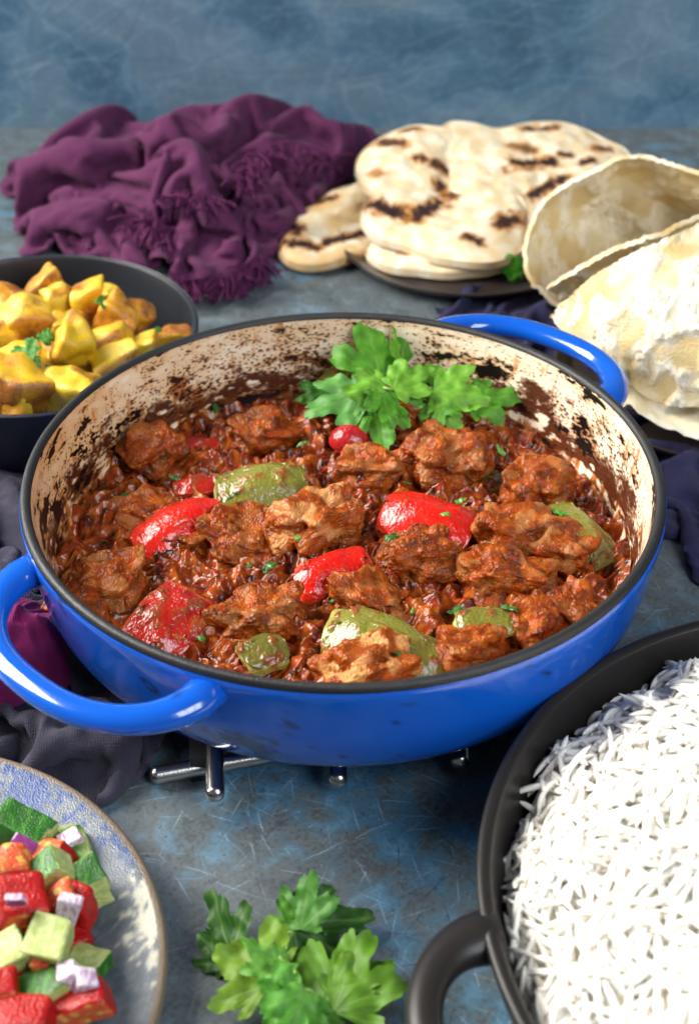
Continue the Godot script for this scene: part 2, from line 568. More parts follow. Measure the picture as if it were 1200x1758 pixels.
func make_braiser() -> void:
	N.spots = noise(51, 0.16, FastNoiseLite.TYPE_SIMPLEX_SMOOTH, 2)
	var smudge := noise(52, 0.03, FastNoiseLite.TYPE_SIMPLEX_SMOOTH, 3)
	var o := base("braiser")
	tag(o, "blue enamelled iron braiser with two loop handles, full of meat and pepper curry", "pan")
	var outside := [Vector2(0.1497, 0.0868), Vector2(0.1503, 0.083), Vector2(0.1485, 0.070), Vector2(0.1457, 0.053), Vector2(0.1405, 0.0385), Vector2(0.132, 0.0282), Vector2(0.121, 0.0212), Vector2(0.110, 0.0185), Vector2(0.06, 0.018), Vector2(0.0005, 0.018)]
	put("outer_wall", lathe(smooth_profile(outside, 60), 300, func(a, b, p):
		var q: float = N.spots.get_noise_3dv(p * 1000.0)
		var s := smudge.get_noise_3dv(p * 1000.0)
		var c := lin(0.004, 0.090, 0.48)
		var dirt := exp(-pow((p.x + 0.045) / 0.035, 2) - pow((p.y - 0.055) / 0.012, 2))
		c = c.lerp(lin(0.010, 0.016, 0.03), smoothstep(0.35, 0.55, s + q * 0.4 + dirt * 0.42 - 0.08) * 0.8)
		return c.lerp(lin(0.008, 0.012, 0.02), smoothstep(0.70, 0.78, q))), M.blue, o)
	var lip := [Vector2(0.1495, 0.0866), Vector2(0.1494, 0.0884), Vector2(0.1487, 0.0896), Vector2(0.1475, 0.0900), Vector2(0.1461, 0.0897), Vector2(0.1452, 0.0889), Vector2(0.1447, 0.0876)]
	put("rim", lathe(smooth_profile(lip, 16), 240), M.iron, o)
	var inside := [Vector2(0.1446, 0.0877), Vector2(0.1424, 0.075), Vector2(0.1395, 0.058), Vector2(0.1365, 0.044), Vector2(0.130, 0.033), Vector2(0.122, 0.027)]
	put("enamel_wall", lathe(smooth_profile(inside, 30), 220), M.enamel, o)
	put("enamel_floor", lathe([Vector2(0.122, 0.027), Vector2(0.11, 0.024), Vector2(0.0005, 0.024)], 80), M.enamel, o)
	rounded_handle(o, deg_to_rad(133.5), 0.0365, deg_to_rad(22.5), 0.0785, 0.0066, M.blue, 0.1470, 0.002)
	rounded_handle(o, deg_to_rad(-50.0), 0.0365, deg_to_rad(21.0), 0.0785, 0.0066, M.blue, 0.1470, 0.002)

# ---------------------------------------------------------------- the curry
func sauce_colour(p: Vector3) -> Color:
	var q := p * 1000.0
	var a: float = N.tone.get_noise_3dv(q)
	var b: float = N.tone2.get_noise_3dv(q)
	var c: float = N.tone3.get_noise_3dv(q)
	var r := lin(0.180, 0.031, 0.005).lerp(lin(0.035, 0.006, 0.003), smoothstep(-0.1, 0.4, a))
	r = r.lerp(lin(0.44, 0.105, 0.010), smoothstep(-0.05, 0.5, b) * 0.75)
	r = r.lerp(lin(0.42, 0.030, 0.006), smoothstep(0.22, 0.5, c) * 0.7)
	return r.lerp(lin(0.47, 0.15, 0.02), smoothstep(0.38, 0.6, -c) * 0.6)

func make_sauce() -> void:
	N.tone = noise(61, 0.07, FastNoiseLite.TYPE_SIMPLEX_SMOOTH, 3)
	N.tone2 = noise(62, 0.10, FastNoiseLite.TYPE_SIMPLEX_SMOOTH, 3)
	N.tone3 = noise(63, 0.30, FastNoiseLite.TYPE_SIMPLEX_SMOOTH, 2)
	N.lump = noise(64, 0.045, FastNoiseLite.TYPE_SIMPLEX_SMOOTH, 2)
	N.lump2 = noise(65, 0.11)
	N.grain = noise(66, 0.42, FastNoiseLite.TYPE_CELLULAR)
	N.grain2 = noise(67, 0.62, FastNoiseLite.TYPE_CELLULAR)
	var f := func(a: float, b: float) -> Vector3:
		var x := (a * 2.0 - 1.0)
		var z := (b * 2.0 - 1.0)
		# square to disc
		var p := Vector2(x * sqrt(1.0 - z * z / 2.0), z * sqrt(1.0 - x * x / 2.0)) * 0.1375
		var q := Vector3(p.x, 0, p.y) * 1000.0
		var l: float = N.lump.get_noise_3dv(q)
		var h := 0.0440 + 0.0095 * l + 0.0020 * (1.0 - 2.0 * absf(N.lump2.get_noise_3dv(q)))
		var g := grain(N.grain, q)
		h += (0.0012 * g + 0.0005 * grain(N.grain2, q)) * smoothstep(-0.25, 0.25, N.lump.get_noise_3dv(q * 1.5 + Vector3(90, 0, 0)))
		var pool: float = 0.0385 + 0.0006 * N.lump2.get_noise_3dv(q * 0.5)
		h = maxf(h, pool)
		return Vector3(p.x, h, p.y)
	var o := put("curry_sauce", grid(400, 400, f, func(_a, _b, p): return sauce_colour(p)), M.sauce)
	tag(o, "thick reddish brown curry sauce, oily and grainy, filling the blue braiser", "curry sauce", "", "stuff")

func chunk(at: Vector3, size: Vector3, yaw: float, s: int, light: float, label: String) -> void:
	var n1 := noise(s, 1.1)
	var n2 := noise(s + 1, 2.6)
	var tilt := Basis(Vector3.UP, deg_to_rad(yaw)) * Basis(Vector3.RIGHT, rng.randf_range(-0.25, 0.25)) * Basis(Vector3.BACK, rng.randf_range(-0.3, 0.3))
	var f := func(d: Vector3) -> Vector3:
		var e := Vector3(signf(d.x) * pow(absf(d.x), 0.8), signf(d.y) * pow(absf(d.y), 0.8), signf(d.z) * pow(absf(d.z), 0.8))
		var r := 1.0 + 0.34 * n1.get_noise_3dv(d * 1.0) + 0.10 * n2.get_noise_3dv(d * 0.8) + 0.018 * (n2.get_noise_3d(d.x * 0.7, d.y * 3.2, d.z * 3.2) - 0.3)
		var p := tilt * (e * size * r)
		var q := (p + at) * 1000.0
		var clad := smoothstep(-0.35, 0.25, N.lump.get_noise_3dv(q * 1.6 + Vector3(s, 0, 0)))
		var out := (tilt * (d / size)).normalized()
		return p + out * (0.0015 * grain(N.grain, q) * clad + 0.0005 * grain(N.grain2, q) * (0.3 + 0.7 * clad))
	var cf := func(_d: Vector3, p: Vector3) -> Color:
		var q := p + at
		var c := sauce_colour(q)
		var bare := smoothstep(0.05, 0.35, N.lump.get_noise_3dv(q * 1400.0 + Vector3(50 + s, 0, 0)))
		var flesh := lin(0.27, 0.085, 0.018).lerp(lin(0.56, 0.27, 0.09), light)
		return c.lerp(lin(0.33, 0.080, 0.010), 0.12 + 0.30 * light).lerp(flesh, bare * (0.35 + 0.5 * light))
	tag(put("meat_chunk", blob(6 if size.x > 0.0195 else 5, f, cf), M.meat, null, at), label, "meat chunk", "chunks of meat in the curry")

func pepper(at: Vector3, size: Vector3, yaw: float, pitch: float, roll: float, bend: float, s: int, colour: Color, sauced: float, called: String, label: String, category: String, group: String) -> void:
	var n1 := noise(s, 0.9)
	var flesh := colour.lerp(lin(0.60, 0.10, 0.03) if called == "red_pepper" else lin(0.42, 0.42, 0.10), 0.6)
	size.y *= 0.62
	bend *= 1.25
	var tilt := Basis(Vector3.UP, deg_to_rad(yaw)) * Basis(Vector3.RIGHT, deg_to_rad(pitch)) * Basis(Vector3.BACK, deg_to_rad(roll))
	var f := func(d: Vector3) -> Vector3:
		var e := Vector3(signf(d.x) * pow(absf(d.x), 0.5), signf(d.y) * pow(absf(d.y), 0.45), signf(d.z) * pow(absf(d.z), 0.5))
		var p := e * size * (1.0 + 0.16 * n1.get_noise_3dv(d + Vector3(s, 0, 0)))
		p.y -= bend * (p.z * p.z) + bend * 0.35 * p.x * p.x
		p.y += 0.0010 * n1.get_noise_3d(p.x * 90.0, 3.0, p.z * 90.0)
		p = tilt * p
		var q := (p + at) * 1000.0
		var m := smoothstep(1.0 - sauced, 1.25 - sauced, N.lump.get_noise_3dv(q * 2.2 + Vector3(s * 3, 0, 0)) + 0.5 + 0.25 * N.tone3.get_noise_3dv(q))
		return p + (tilt * Vector3.UP) * (0.0009 * m * (0.4 + grain(N.grain2, q * 0.8)) if d.y > -0.2 else 0.0)
	var cf := func(_d: Vector3, p: Vector3) -> Color:
		var q := (p + at) * 1000.0
		var m := smoothstep(1.0 - sauced, 1.25 - sauced, N.lump.get_noise_3dv(q * 2.2 + Vector3(s * 3, 0, 0)) + 0.5 + 0.25 * N.tone3.get_noise_3dv(q))
		var speck := smoothstep(0.42, 0.55, N.tone3.get_noise_3dv(q * 1.4 + Vector3(0, s, 0)))
		var own: Color = colour * (1.0 + 0.25 * N.tone.get_noise_3dv(q * 0.6))
		own = own.lerp(flesh, smoothstep(0.42, 0.30, absf(_d.y)) * 0.85)
		own.a = 1.0
		return own.lerp(sauce_colour(p + at).lerp(lin(0.25, 0.07, 0.02), 0.5), maxf(m * 0.92, speck * 0.6))
	tag(put(called, blob(5, f, cf), M.skin, null, at, Basis()), label, category, group)

func herb_fleck(at: Vector3, length: float, yaw: float, tilt: float, s: int, label: String) -> void:
	var r := RandomNumberGenerator.new()
	r.seed = s
	var w := length * r.randf_range(0.35, 0.6)
	var e := r.randf_range(-0.3, 0.3)
	var n := noise(s, 1.4)
	var f := func(d: Vector3) -> Vector3:
		var p := Vector3(d.x * length * 0.5, d.y * 0.0004, d.z * w * 0.5) * (1.0 + 0.5 * n.get_noise_3dv(d * 1.5))
		p.y += e * p.x * p.x / length * 2.0 + 0.15 * n.get_noise_2d(p.x * 400.0, 0) * length
		return p
	var o := put("herb_fleck", blob(2, f), M.fleck if s % 3 else M.bright_fleck, null, at, Basis(Vector3.UP, yaw) * Basis(Vector3.BACK, tilt))
	tag(o, label, "herb fleck", "chopped coriander flecks on the curry")

func make_curry() -> void:
	make_sauce()
	M.bright_fleck = plain(lin(0.09, 0.26, 0.03), 0.38)
	var chunks := [
		[Vector3(-0.0126, 0.0520, -0.0090), Vector3(0.0225, 0.0125, 0.0165), 28, 0.75, "large golden brown meat chunk at the centre of the pan, above the small red pepper"],
		[Vector3(0.0526, 0.0530, -0.0625), Vector3(0.0200, 0.0140, 0.0190), -15, 0.35, "round lumpy meat chunk just below the coriander sprig, above the big red pepper"],
		[Vector3(0.0982, 0.0520, -0.0367), Vector3(0.0165, 0.0125, 0.0150), 40, 0.25, "glossy brown meat chunk near the far right wall, behind the right hand green pepper"],
		[Vector3(0.0833, 0.0510, 0.0004), Vector3(0.0180, 0.0120, 0.0145), 5, 0.55, "pale brown meat chunk touching the left edge of the right hand green pepper"],
		[Vector3(0.1023, 0.0470, 0.0099), Vector3(0.0170, 0.0110, 0.0130), -20, 0.45, "sauce coated meat chunk below the right hand green pepper"],
		[Vector3(0.0754, 0.0490, 0.0300), Vector3(0.0210, 0.0115, 0.0160), -12, 0.3, "stringy torn meat chunk right of and below the big red pepper"],
		[Vector3(0.0379, 0.0460, 0.0122), Vector3(0.0205, 0.0115, 0.0140), 8, 0.0, "dark brown meat chunk lying directly under the big red pepper"],
		[Vector3(0.0100, 0.0540, 0.0998), Vector3(0.0205, 0.0110, 0.0130), 12, 1.0, "palest meat chunk, pinkish cream, against the front rim"],
		[Vector3(0.0857, 0.0500, 0.0645), Vector3(0.0115, 0.0095, 0.0120), 30, 0.2, "small shiny meat chunk at the front right rim beside the small green pepper"],
		[Vector3(0.0150, 0.0480, -0.0587), Vector3(0.0170, 0.0095, 0.0130), 0, 0.3, "flattish meat chunk between the cherry tomato and the big red pepper"],
		[Vector3(-0.0423, 0.0460, -0.0962), Vector3(0.0160, 0.0090, 0.0150), 22, 0.05, "dark red lumpy meat chunk behind the left hand green pepper"],
		[Vector3(0.0360, 0.0470, -0.1043), Vector3(0.0160, 0.0120, 0.0160), 0, 0.0, "dark meat chunk in the shade of the coriander sprig"],
		[Vector3(-0.0995, 0.0520, -0.0709), Vector3(0.0150, 0.0090, 0.0120), 35, 0.1, "brown meat scrap stuck against the burnt far left wall"],
		[Vector3(-0.1144, 0.0450, 0.0338), Vector3(0.0220, 0.0090, 0.0180), 60, 0.35, "broad flat meat chunk along the left wall, left of the sauced red pepper"],
		[Vector3(-0.0481, 0.0450, -0.0018), Vector3(0.0200, 0.0080, 0.0160), -18, 0.15, "flat meat chunk below the left hand green pepper"],
		[Vector3(-0.0383, 0.0460, 0.0538), Vector3(0.0210, 0.0090, 0.0150), 16, 0.3, "wide meat chunk right of the sauced red pepper, near the front"],
		[Vector3(0.0138, 0.0460, 0.0434), Vector3(0.0170, 0.0085, 0.0130), -30, 0.2, "lumpy meat chunk behind the largest green pepper"],
		[Vector3(0.0557, 0.0510, 0.0822), Vector3(0.0150, 0.0085, 0.0100), 20, 0.35, "reddish meat chunk at the front rim right of the largest green pepper"],
		[Vector3(0.1066, 0.0500, 0.0544), Vector3(0.0130, 0.0080, 0.0110), -40, 0.1, "flat shiny meat chunk wedged under the front right rim"],
		[Vector3(-0.0745, 0.0430, -0.0114), Vector3(0.0210, 0.0080, 0.0150), 50, 0.05, "dark meat chunk half under the long red pepper strip"],
		[Vector3(-0.0976, 0.0440, -0.0269), Vector3(0.0170, 0.0080, 0.0140), -30, 0.25, "brown meat chunk at the left wall behind the long red pepper strip"],
	]
	var s := 100
	for c in chunks:
		s += 7
		chunk(c[0], c[1], c[2], s, c[3], c[4])
	var red := lin(0.62, 0.012, 0.006)
	var deep := lin(0.36, 0.012, 0.006)
	var green := lin(0.185, 0.180, 0.026)
	var dull := lin(0.13, 0.115, 0.020)
	pepper(Vector3(-0.0802, 0.0530, -0.0110), Vector3(0.0250, 0.0045, 0.0130), 36, 6, 4, 26, 201, red, 0.16, "red_pepper", "long clean red pepper strip at the left of the pan", "red pepper", "red pepper pieces in the curry")
	pepper(Vector3(0.0411, 0.0580, -0.0058), Vector3(0.0225, 0.0050, 0.0170), -22, 14, -6, 22, 202, red, 0.22, "red_pepper", "biggest red pepper piece, domed, right of the centre, with herb flecks on it", "red pepper", "red pepper pieces in the curry")
	pepper(Vector3(-0.0044, 0.0510, 0.0273), Vector3(0.0190, 0.0045, 0.0105), 28, 22, 6, 24, 203, red, 0.2, "red_pepper", "small bright red pepper piece just below the golden meat chunk", "red pepper", "red pepper pieces in the curry")
	pepper(Vector3(-0.0794, 0.0510, 0.0617), Vector3(0.0195, 0.0045, 0.0165), 62, 8, 10, 14, 204, deep, 0.48, "red_pepper", "flat dark red pepper piece streaked with sauce at the front left", "red pepper", "red pepper pieces in the curry")
	pepper(Vector3(-0.0745, 0.0490, -0.0439), Vector3(0.0120, 0.0040, 0.0070), 10, 0, 0, 20, 205, deep, 0.35, "red_pepper", "small red pepper tip poking out behind the long red strip", "red pepper", "red pepper pieces in the curry")
	pepper(Vector3(-0.0759, 0.0450, -0.0866), Vector3(0.0090, 0.0035, 0.0070), -20, 0, 0, 20, 206, deep, 0.4, "red_pepper", "small sunken red pepper scrap near the far left wall", "red pepper", "red pepper pieces in the curry")
	pepper(Vector3(-0.0417, 0.0560, -0.0377), Vector3(0.0240, 0.0050, 0.0175), 14, 10, 4, 21, 211, green, 0.36, "green_pepper", "left hand green pepper piece, domed, touching the long red strip", "green pepper", "green pepper pieces in the curry")
	pepper(Vector3(0.0188, 0.0570, 0.0843), Vector3(0.0290, 0.0050, 0.0160), -28, 16, -8, 22, 212, green, 0.30, "green_pepper", "largest green pepper piece, smooth, at the front of the pan", "green pepper", "green pepper pieces in the curry")
	pepper(Vector3(0.1137, 0.0540, 0.0029), Vector3(0.0220, 0.0045, 0.0125), -55, 8, -14, 22, 213, green, 0.4, "green_pepper", "right hand green pepper piece standing beside the right wall", "green pepper", "green pepper pieces in the curry")
	pepper(Vector3(0.0629, 0.0550, 0.0687), Vector3(0.0140, 0.0040, 0.0085), 10, 8, 0, 20, 214, green, 0.15, "green_pepper", "small pale green pepper piece at the front right with herbs beside it", "green pepper", "green pepper pieces in the curry")
	pepper(Vector3(0.0790, 0.0470, -0.0503), Vector3(0.0110, 0.0040, 0.0080), 5, 0, 0, 20, 215, dull, 0.35, "green_pepper", "small half sunken green pepper piece right of the round lumpy meat", "green pepper", "green pepper pieces in the curry")
	pepper(Vector3(-0.0018, 0.0560, -0.1356), Vector3(0.0150, 0.0045, 0.0090), 60, 20, 10, 20, 216, dull, 0.3, "green_pepper", "dull green pepper piece behind the coriander sprig at the far wall", "green pepper", "green pepper pieces in the curry")
	pepper(Vector3(-0.0356, 0.0490, 0.0822), Vector3(0.0110, 0.0045, 0.0100), 30, 10, 0, 20, 217, dull, 0.42, "green_pepper", "sauce coated green pepper piece near the front rim, left of the largest one", "green pepper", "green pepper pieces in the curry")
	# cherry tomato under the coriander
	var at := Vector3(0.0030, 0.0540, -0.0771)
	var tom := blob(4, func(d: Vector3): return d * Vector3(0.0105, 0.0085, 0.009) * (1.0 + 0.05 * N.tone.get_noise_3dv(d * 14.0)), func(_d, p): return lin(0.36, 0.012, 0.016) * (1.0 + 0.3 * N.tone.get_noise_3dv(p * 1500.0)))
	tag(put("cherry_tomato", tom, M.skin, null, at), "small dark red cherry tomato half tucked under the coriander sprig", "tomato")
	# herb flecks
	s = 400
	for q in [
		[Vector3(0.0229, 0.0580, 0.0113), "by the lower left corner of the big red pepper"],
		[Vector3(0.0489, 0.0650, 0.0022), "on top of the big red pepper, upper one"],
		[Vector3(-0.0438, 0.0500, 0.0234), "in the sauce below the left hand green pepper"],
		[Vector3(-0.0348, 0.0490, 0.0222), "in the sauce left of the golden meat chunk's foot"],
		[Vector3(0.0315, 0.0520, 0.0588), "beside the top of the largest green pepper"],
		[Vector3(0.0515, 0.0510, 0.0564), "between the largest and the small pale green pepper"],
		[Vector3(-0.0629, 0.0520, 0.0767), "right of the sauced dark red pepper"],
		[Vector3(0.0827, 0.0460, -0.0780), "right of the round lumpy meat below the coriander"],
		[Vector3(0.1006, 0.0440, -0.0875), "near the far right wall of the pan"],
		[Vector3(-0.1098, 0.0490, -0.0349), "near the left wall, furthest left of all"],
		[Vector3(-0.0874, 0.0490, -0.0309), "behind the long red pepper strip"],
		[Vector3(-0.0050, 0.0500, 0.0490), "below the small bright red pepper piece"],
		[Vector3(-0.0336, 0.0560, -0.0038), "on the left end of the golden meat chunk"],
		[Vector3(-0.0211, 0.0620, 0.0178), "on the middle of the golden meat chunk"],
		[Vector3(0.0748, 0.0580, 0.0630), "beside the small pale green pepper, at its upper right"],
		[Vector3(0.1004, 0.0530, 0.0559), "at the front right rim of the pan"],
		[Vector3(0.1046, 0.0590, -0.0068), "on the pale meat by the right hand green pepper"],
		[Vector3(-0.0868, 0.0500, 0.0849), "at the front left rim under the sauced red pepper"],
		[Vector3(-0.0349, 0.0500, -0.0941), "on the dark red meat behind the left hand green pepper"],
		[Vector3(-0.0215, 0.0500, -0.0803), "left of the cherry tomato"],
		[Vector3(0.0254, 0.0620, 0.0993), "on the front end of the largest green pepper"],
		[Vector3(-0.0542, 0.0600, -0.0198), "on the left hand green pepper"],
		[Vector3(0.0568, 0.0620, -0.0123), "on the big red pepper, near its right end"],
		[Vector3(-0.0059, 0.0520, 0.0901), "beside the palest meat chunk at the front"],
		[Vector3(0.0057, 0.0520, 0.0380), "behind the largest green pepper, below the small red piece"],
		[Vector3(0.0632, 0.0520, 0.0272), "on the stringy torn meat chunk"],
		[Vector3(-0.0698, 0.0500, -0.1141), "at the far wall left of the coriander sprig"],
		[Vector3(-0.0861, 0.0500, -0.0486), "above the tip of the long red pepper strip"],
		[Vector3(0.0693, 0.0580, 0.0325), "on the edge of the stringy torn meat, upper one"],
		[Vector3(0.0323, 0.0530, -0.0394), "above the big red pepper, under the round lumpy meat"],
	]:
		s += 1
		herb_fleck(q[0], rng.randf_range(0.004, 0.0085), rng.randf_range(0, TAU), rng.randf_range(-0.3, 0.3), s, "small green herb fleck " + q[1])

# ---------------------------------------------------------------- coriander
func coriander_on_curry() -> void:
	var o := base("coriander_sprig", Vector3(0.0311, 0.0620, -0.1070))
	tag(o, "bright green coriander sprig laid on the curry at the far side of the pan", "herb sprig")
	var g := lin(0.075, 0.25, 0.016)
	var y := lin(0.15, 0.36, 0.03)
	var d := lin(0.030, 0.15, 0.014)
	var v := lin(0.16, 0.36, 0.07)
	# from, to, facing, width, curl, cup, seed, colour
	var leaves := [
		[Vector3(0.0202, 0.0660, -0.1153), Vector3(0.0119, 0.0880, -0.1439), Vector3(0.25, 0.35, 0.9), 0.95, 0.15, 0.25, 1, g],
		[Vector3(0.0313, 0.0680, -0.1210), Vector3(0.0293, 0.0860, -0.1398), Vector3(0.9, 0.3, 0.5), 0.55, 0.25, 0.3, 2, y],
		[Vector3(0.0128, 0.0700, -0.0990), Vector3(-0.0190, 0.0660, -0.0882), Vector3(-0.15, 0.95, 0.35), 0.85, 0.2, 0.25, 3, lin(0.10, 0.28, 0.06)],
		[Vector3(0.0229, 0.0740, -0.0995), Vector3(0.0024, 0.0760, -0.0895), Vector3(-0.1, 0.8, 0.5), 0.9, 0.1, 0.3, 4, y],
		[Vector3(0.0177, 0.0700, -0.0944), Vector3(0.0210, 0.0570, -0.0657), Vector3(-0.1, 0.75, 0.6), 0.75, 0.2, 0.2, 5, g],
		[Vector3(0.0197, 0.0760, -0.0895), Vector3(0.0245, 0.0710, -0.0695), Vector3(0.5, 0.8, 0.4), 0.8, 0.2, 0.3, 6, g],
		[Vector3(0.0250, 0.0740, -0.0949), Vector3(0.0457, 0.0780, -0.1118), Vector3(0.0, 0.9, 0.4), 0.75, 0.15, 0.2, 7, y],
		[Vector3(0.0307, 0.0720, -0.1027), Vector3(0.0497, 0.0700, -0.0990), Vector3(0.2, 0.85, 0.3), 0.9, 0.2, 0.2, 8, g],
		[Vector3(0.0450, 0.0680, -0.1091), Vector3(0.0631, 0.0660, -0.1242), Vector3(0.0, 0.9, 0.4), 0.8, 0.2, 0.25, 9, g],
		[Vector3(0.0462, 0.0700, -0.1013), Vector3(0.0733, 0.0700, -0.0933), Vector3(0.1, 0.85, 0.5), 1.05, 0.25, 0.3, 10, y],
		[Vector3(0.0508, 0.0670, -0.0991), Vector3(0.0480, 0.0600, -0.0791), Vector3(-0.3, 0.8, 0.5), 0.8, 0.25, 0.3, 11, g],
		[Vector3(0.0645, 0.0660, -0.0950), Vector3(0.0916, 0.0660, -0.1036), Vector3(0.0, 0.85, 0.45), 0.8, 0.15, 0.2, 12, g],
		[Vector3(-0.0097, 0.0560, -0.1224), Vector3(-0.0261, 0.0540, -0.1149), Vector3(0, 0.9, 0.4), 0.9, 0.1, 0.2, 13, d],
	]
	for l in leaves:
		place_leaf("leaf", o, leaf_mesh(l[6], l[3], l[4], l[5], l[7], v), l[0], l[1], l[2])
	for p in [[Vector3(0.0311, 0.0640, -0.1085), Vector3(0.0238, 0.0740, -0.0949), Vector3(0.0154, 0.0680, -0.1091), Vector3(0.0202, 0.0660, -0.1153)], [Vector3(0.0275, 0.0720, -0.0981), Vector3(0.0400, 0.0710, -0.1014), Vector3(0.0478, 0.0690, -0.1029), Vector3(0.0660, 0.0660, -0.0950)], [Vector3(0.0311, 0.0640, -0.1085), Vector3(0.0313, 0.0680, -0.1210), Vector3(0.0315, 0.0750, -0.1337)], [Vector3(0.0311, 0.0640, -0.1085), Vector3(0.0406, 0.0550, -0.1064), Vector3(0.0453, 0.0500, -0.1026)]]:
		stalk(o, p, 0.0011)

func coriander_on_board() -> void:
	var o := base("coriander_sprig", Vector3(-0.0199, 0.0040, 0.2103))
	tag(o, "fresh coriander sprig lying on the blue board in front of the braiser", "herb sprig")
	var g := lin(0.055, 0.20, 0.012)
	var y := lin(0.15, 0.27, 0.018)
	var d := lin(0.020, 0.085, 0.010)
	var b := lin(0.075, 0.28, 0.02)
	var v := lin(0.20, 0.36, 0.09)
	var leaves := [
		[Vector3(-0.0256, 0.0140, 0.2312), Vector3(-0.0476, 0.0160, 0.2154), Vector3(0.1, 0.9, 0.3), 1.2, 0.12, 0.25, 31, y],
		[Vector3(-0.0211, 0.0180, 0.2315), Vector3(-0.0359, 0.0240, 0.2180), Vector3(0.3, 0.85, 0.1), 0.7, 0.15, 0.3, 32, lin(0.11, 0.30, 0.04)],
		[Vector3(-0.0424, 0.0060, 0.2146), Vector3(-0.0522, 0.0160, 0.1914), Vector3(-0.5, 0.6, 0.5), 0.75, 0.15, 0.3, 33, d],
		[Vector3(-0.0436, 0.0040, 0.2158), Vector3(-0.0570, 0.0060, 0.2021), Vector3(-0.3, 0.9, 0.3), 0.7, 0.2, 0.2, 34, d],
		[Vector3(-0.0164, 0.0120, 0.2053), Vector3(-0.0131, 0.0260, 0.1880), Vector3(-0.35, 0.75, 0.5), 0.8, 0.15, 0.2, 35, lin(0.07, 0.22, 0.035)],
		[Vector3(-0.0188, 0.0100, 0.2038), Vector3(-0.0242, 0.0180, 0.1945), Vector3(-0.4, 0.8, 0.4), 0.8, 0.1, 0.2, 36, g],
		[Vector3(-0.0200, 0.0120, 0.2011), Vector3(0.0095, 0.0100, 0.1967), Vector3(0.1, 0.9, 0.35), 0.75, 0.15, 0.35, 37, d],
		[Vector3(-0.0177, 0.0100, 0.2010), Vector3(-0.0130, 0.0060, 0.2118), Vector3(0.0, 0.9, 0.4), 1.1, 0.15, 0.2, 38, g],
		[Vector3(-0.0035, 0.0100, 0.2425), Vector3(0.0086, 0.0220, 0.2104), Vector3(-0.3, 0.85, 0.35), 0.95, 0.1, 0.25, 39, lin(0.10, 0.24, 0.016)],
		[Vector3(-0.0058, 0.0120, 0.2362), Vector3(0.0180, 0.0180, 0.2250), Vector3(-0.15, 0.9, 0.4), 0.7, 0.12, 0.25, 40, lin(0.11, 0.25, 0.016)],
		[Vector3(-0.0154, 0.0220, 0.2396), Vector3(-0.0281, 0.0180, 0.2481), Vector3(0.1, 0.9, 0.3), 1.2, 0.3, 0.3, 41, b],
		[Vector3(-0.0154, 0.0220, 0.2396), Vector3(-0.0314, 0.0260, 0.2400), Vector3(0.0, 0.8, 0.5), 0.8, 0.2, 0.3, 42, b],
		[Vector3(-0.0121, 0.0240, 0.2411), Vector3(-0.0201, 0.0200, 0.2605), Vector3(0.2, 0.8, 0.5), 0.9, 0.3, 0.3, 43, lin(0.085, 0.29, 0.03)],
		[Vector3(-0.0100, 0.0200, 0.2412), Vector3(-0.0077, 0.0140, 0.2490), Vector3(0.1, 0.85, 0.5), 0.9, 0.2, 0.3, 45, lin(0.10, 0.30, 0.04)],
		[Vector3(0.0008, 0.0080, 0.2449), Vector3(-0.0057, 0.0120, 0.2414), Vector3(0.0, 0.9, 0.3), 0.9, 0.2, 0.2, 47, g],
	]
	for l in leaves:
		place_leaf("leaf", o, leaf_mesh(l[6], l[3], l[4], l[5], l[7], v), l[0], l[1], l[2])
	for p in [[Vector3(-0.0180, 0.0160, 0.2261), Vector3(-0.0155, 0.0200, 0.2356), Vector3(-0.0090, 0.0120, 0.2401), Vector3(-0.0056, 0.0060, 0.2510)], [Vector3(-0.0188, 0.0100, 0.2038), Vector3(-0.0270, 0.0060, 0.2021), Vector3(-0.0362, 0.0040, 0.2047)], [Vector3(-0.0090, 0.0060, 0.2435), Vector3(-0.0100, 0.0200, 0.2407), Vector3(-0.0132, 0.0220, 0.2391)], [Vector3(-0.0192, 0.0160, 0.2248), Vector3(-0.0237, 0.0180, 0.2209), Vector3(-0.0188, 0.0100, 0.2038)]]:
		stalk(o, p, 0.0010)

# ---------------------------------------------------------------- trivet
func make_trivet() -> void:
	var o := base("trivet")
	tag(o, "stainless steel rod trivet with black rubber sleeves under the blue braiser", "trivet")
	for r in [[Vector3(-0.0545, 0.0125, 0.1362), Vector3(-0.072, 0.0125, -0.10)], [Vector3(-0.0020, 0.0125, 0.1280), Vector3(-0.006, 0.0125, -0.11)], [Vector3(0.0515, 0.0125, 0.1172), Vector3(0.060, 0.0125, -0.10)]]:
		put("rod", rod(r[0], r[1], 0.0042), M.steel, o)
	put("rod", rod(Vector3(-0.0850, 0.0060, 0.1165), Vector3(0.098, 0.0060, 0.070), 0.0042), M.steel, o)
	put("rod", rod(Vector3(-0.098, 0.0060, -0.060), Vector3(0.098, 0.0060, -0.075), 0.0042), M.steel, o)
	for x in [-0.0615, -0.0040, 0.0555]:
		for z in [0.107, -0.066]:
			var b := BoxMesh.new()
			b.size = Vector3(0.0125, 0.0145, 0.013)
			var zz: float = z - (x + 0.06) * 0.25 if z > 0 else z
			put("sleeve", b, M.rubber, o, Vector3(x, 0.0075, zz), Basis(Vector3.UP, 0.08))

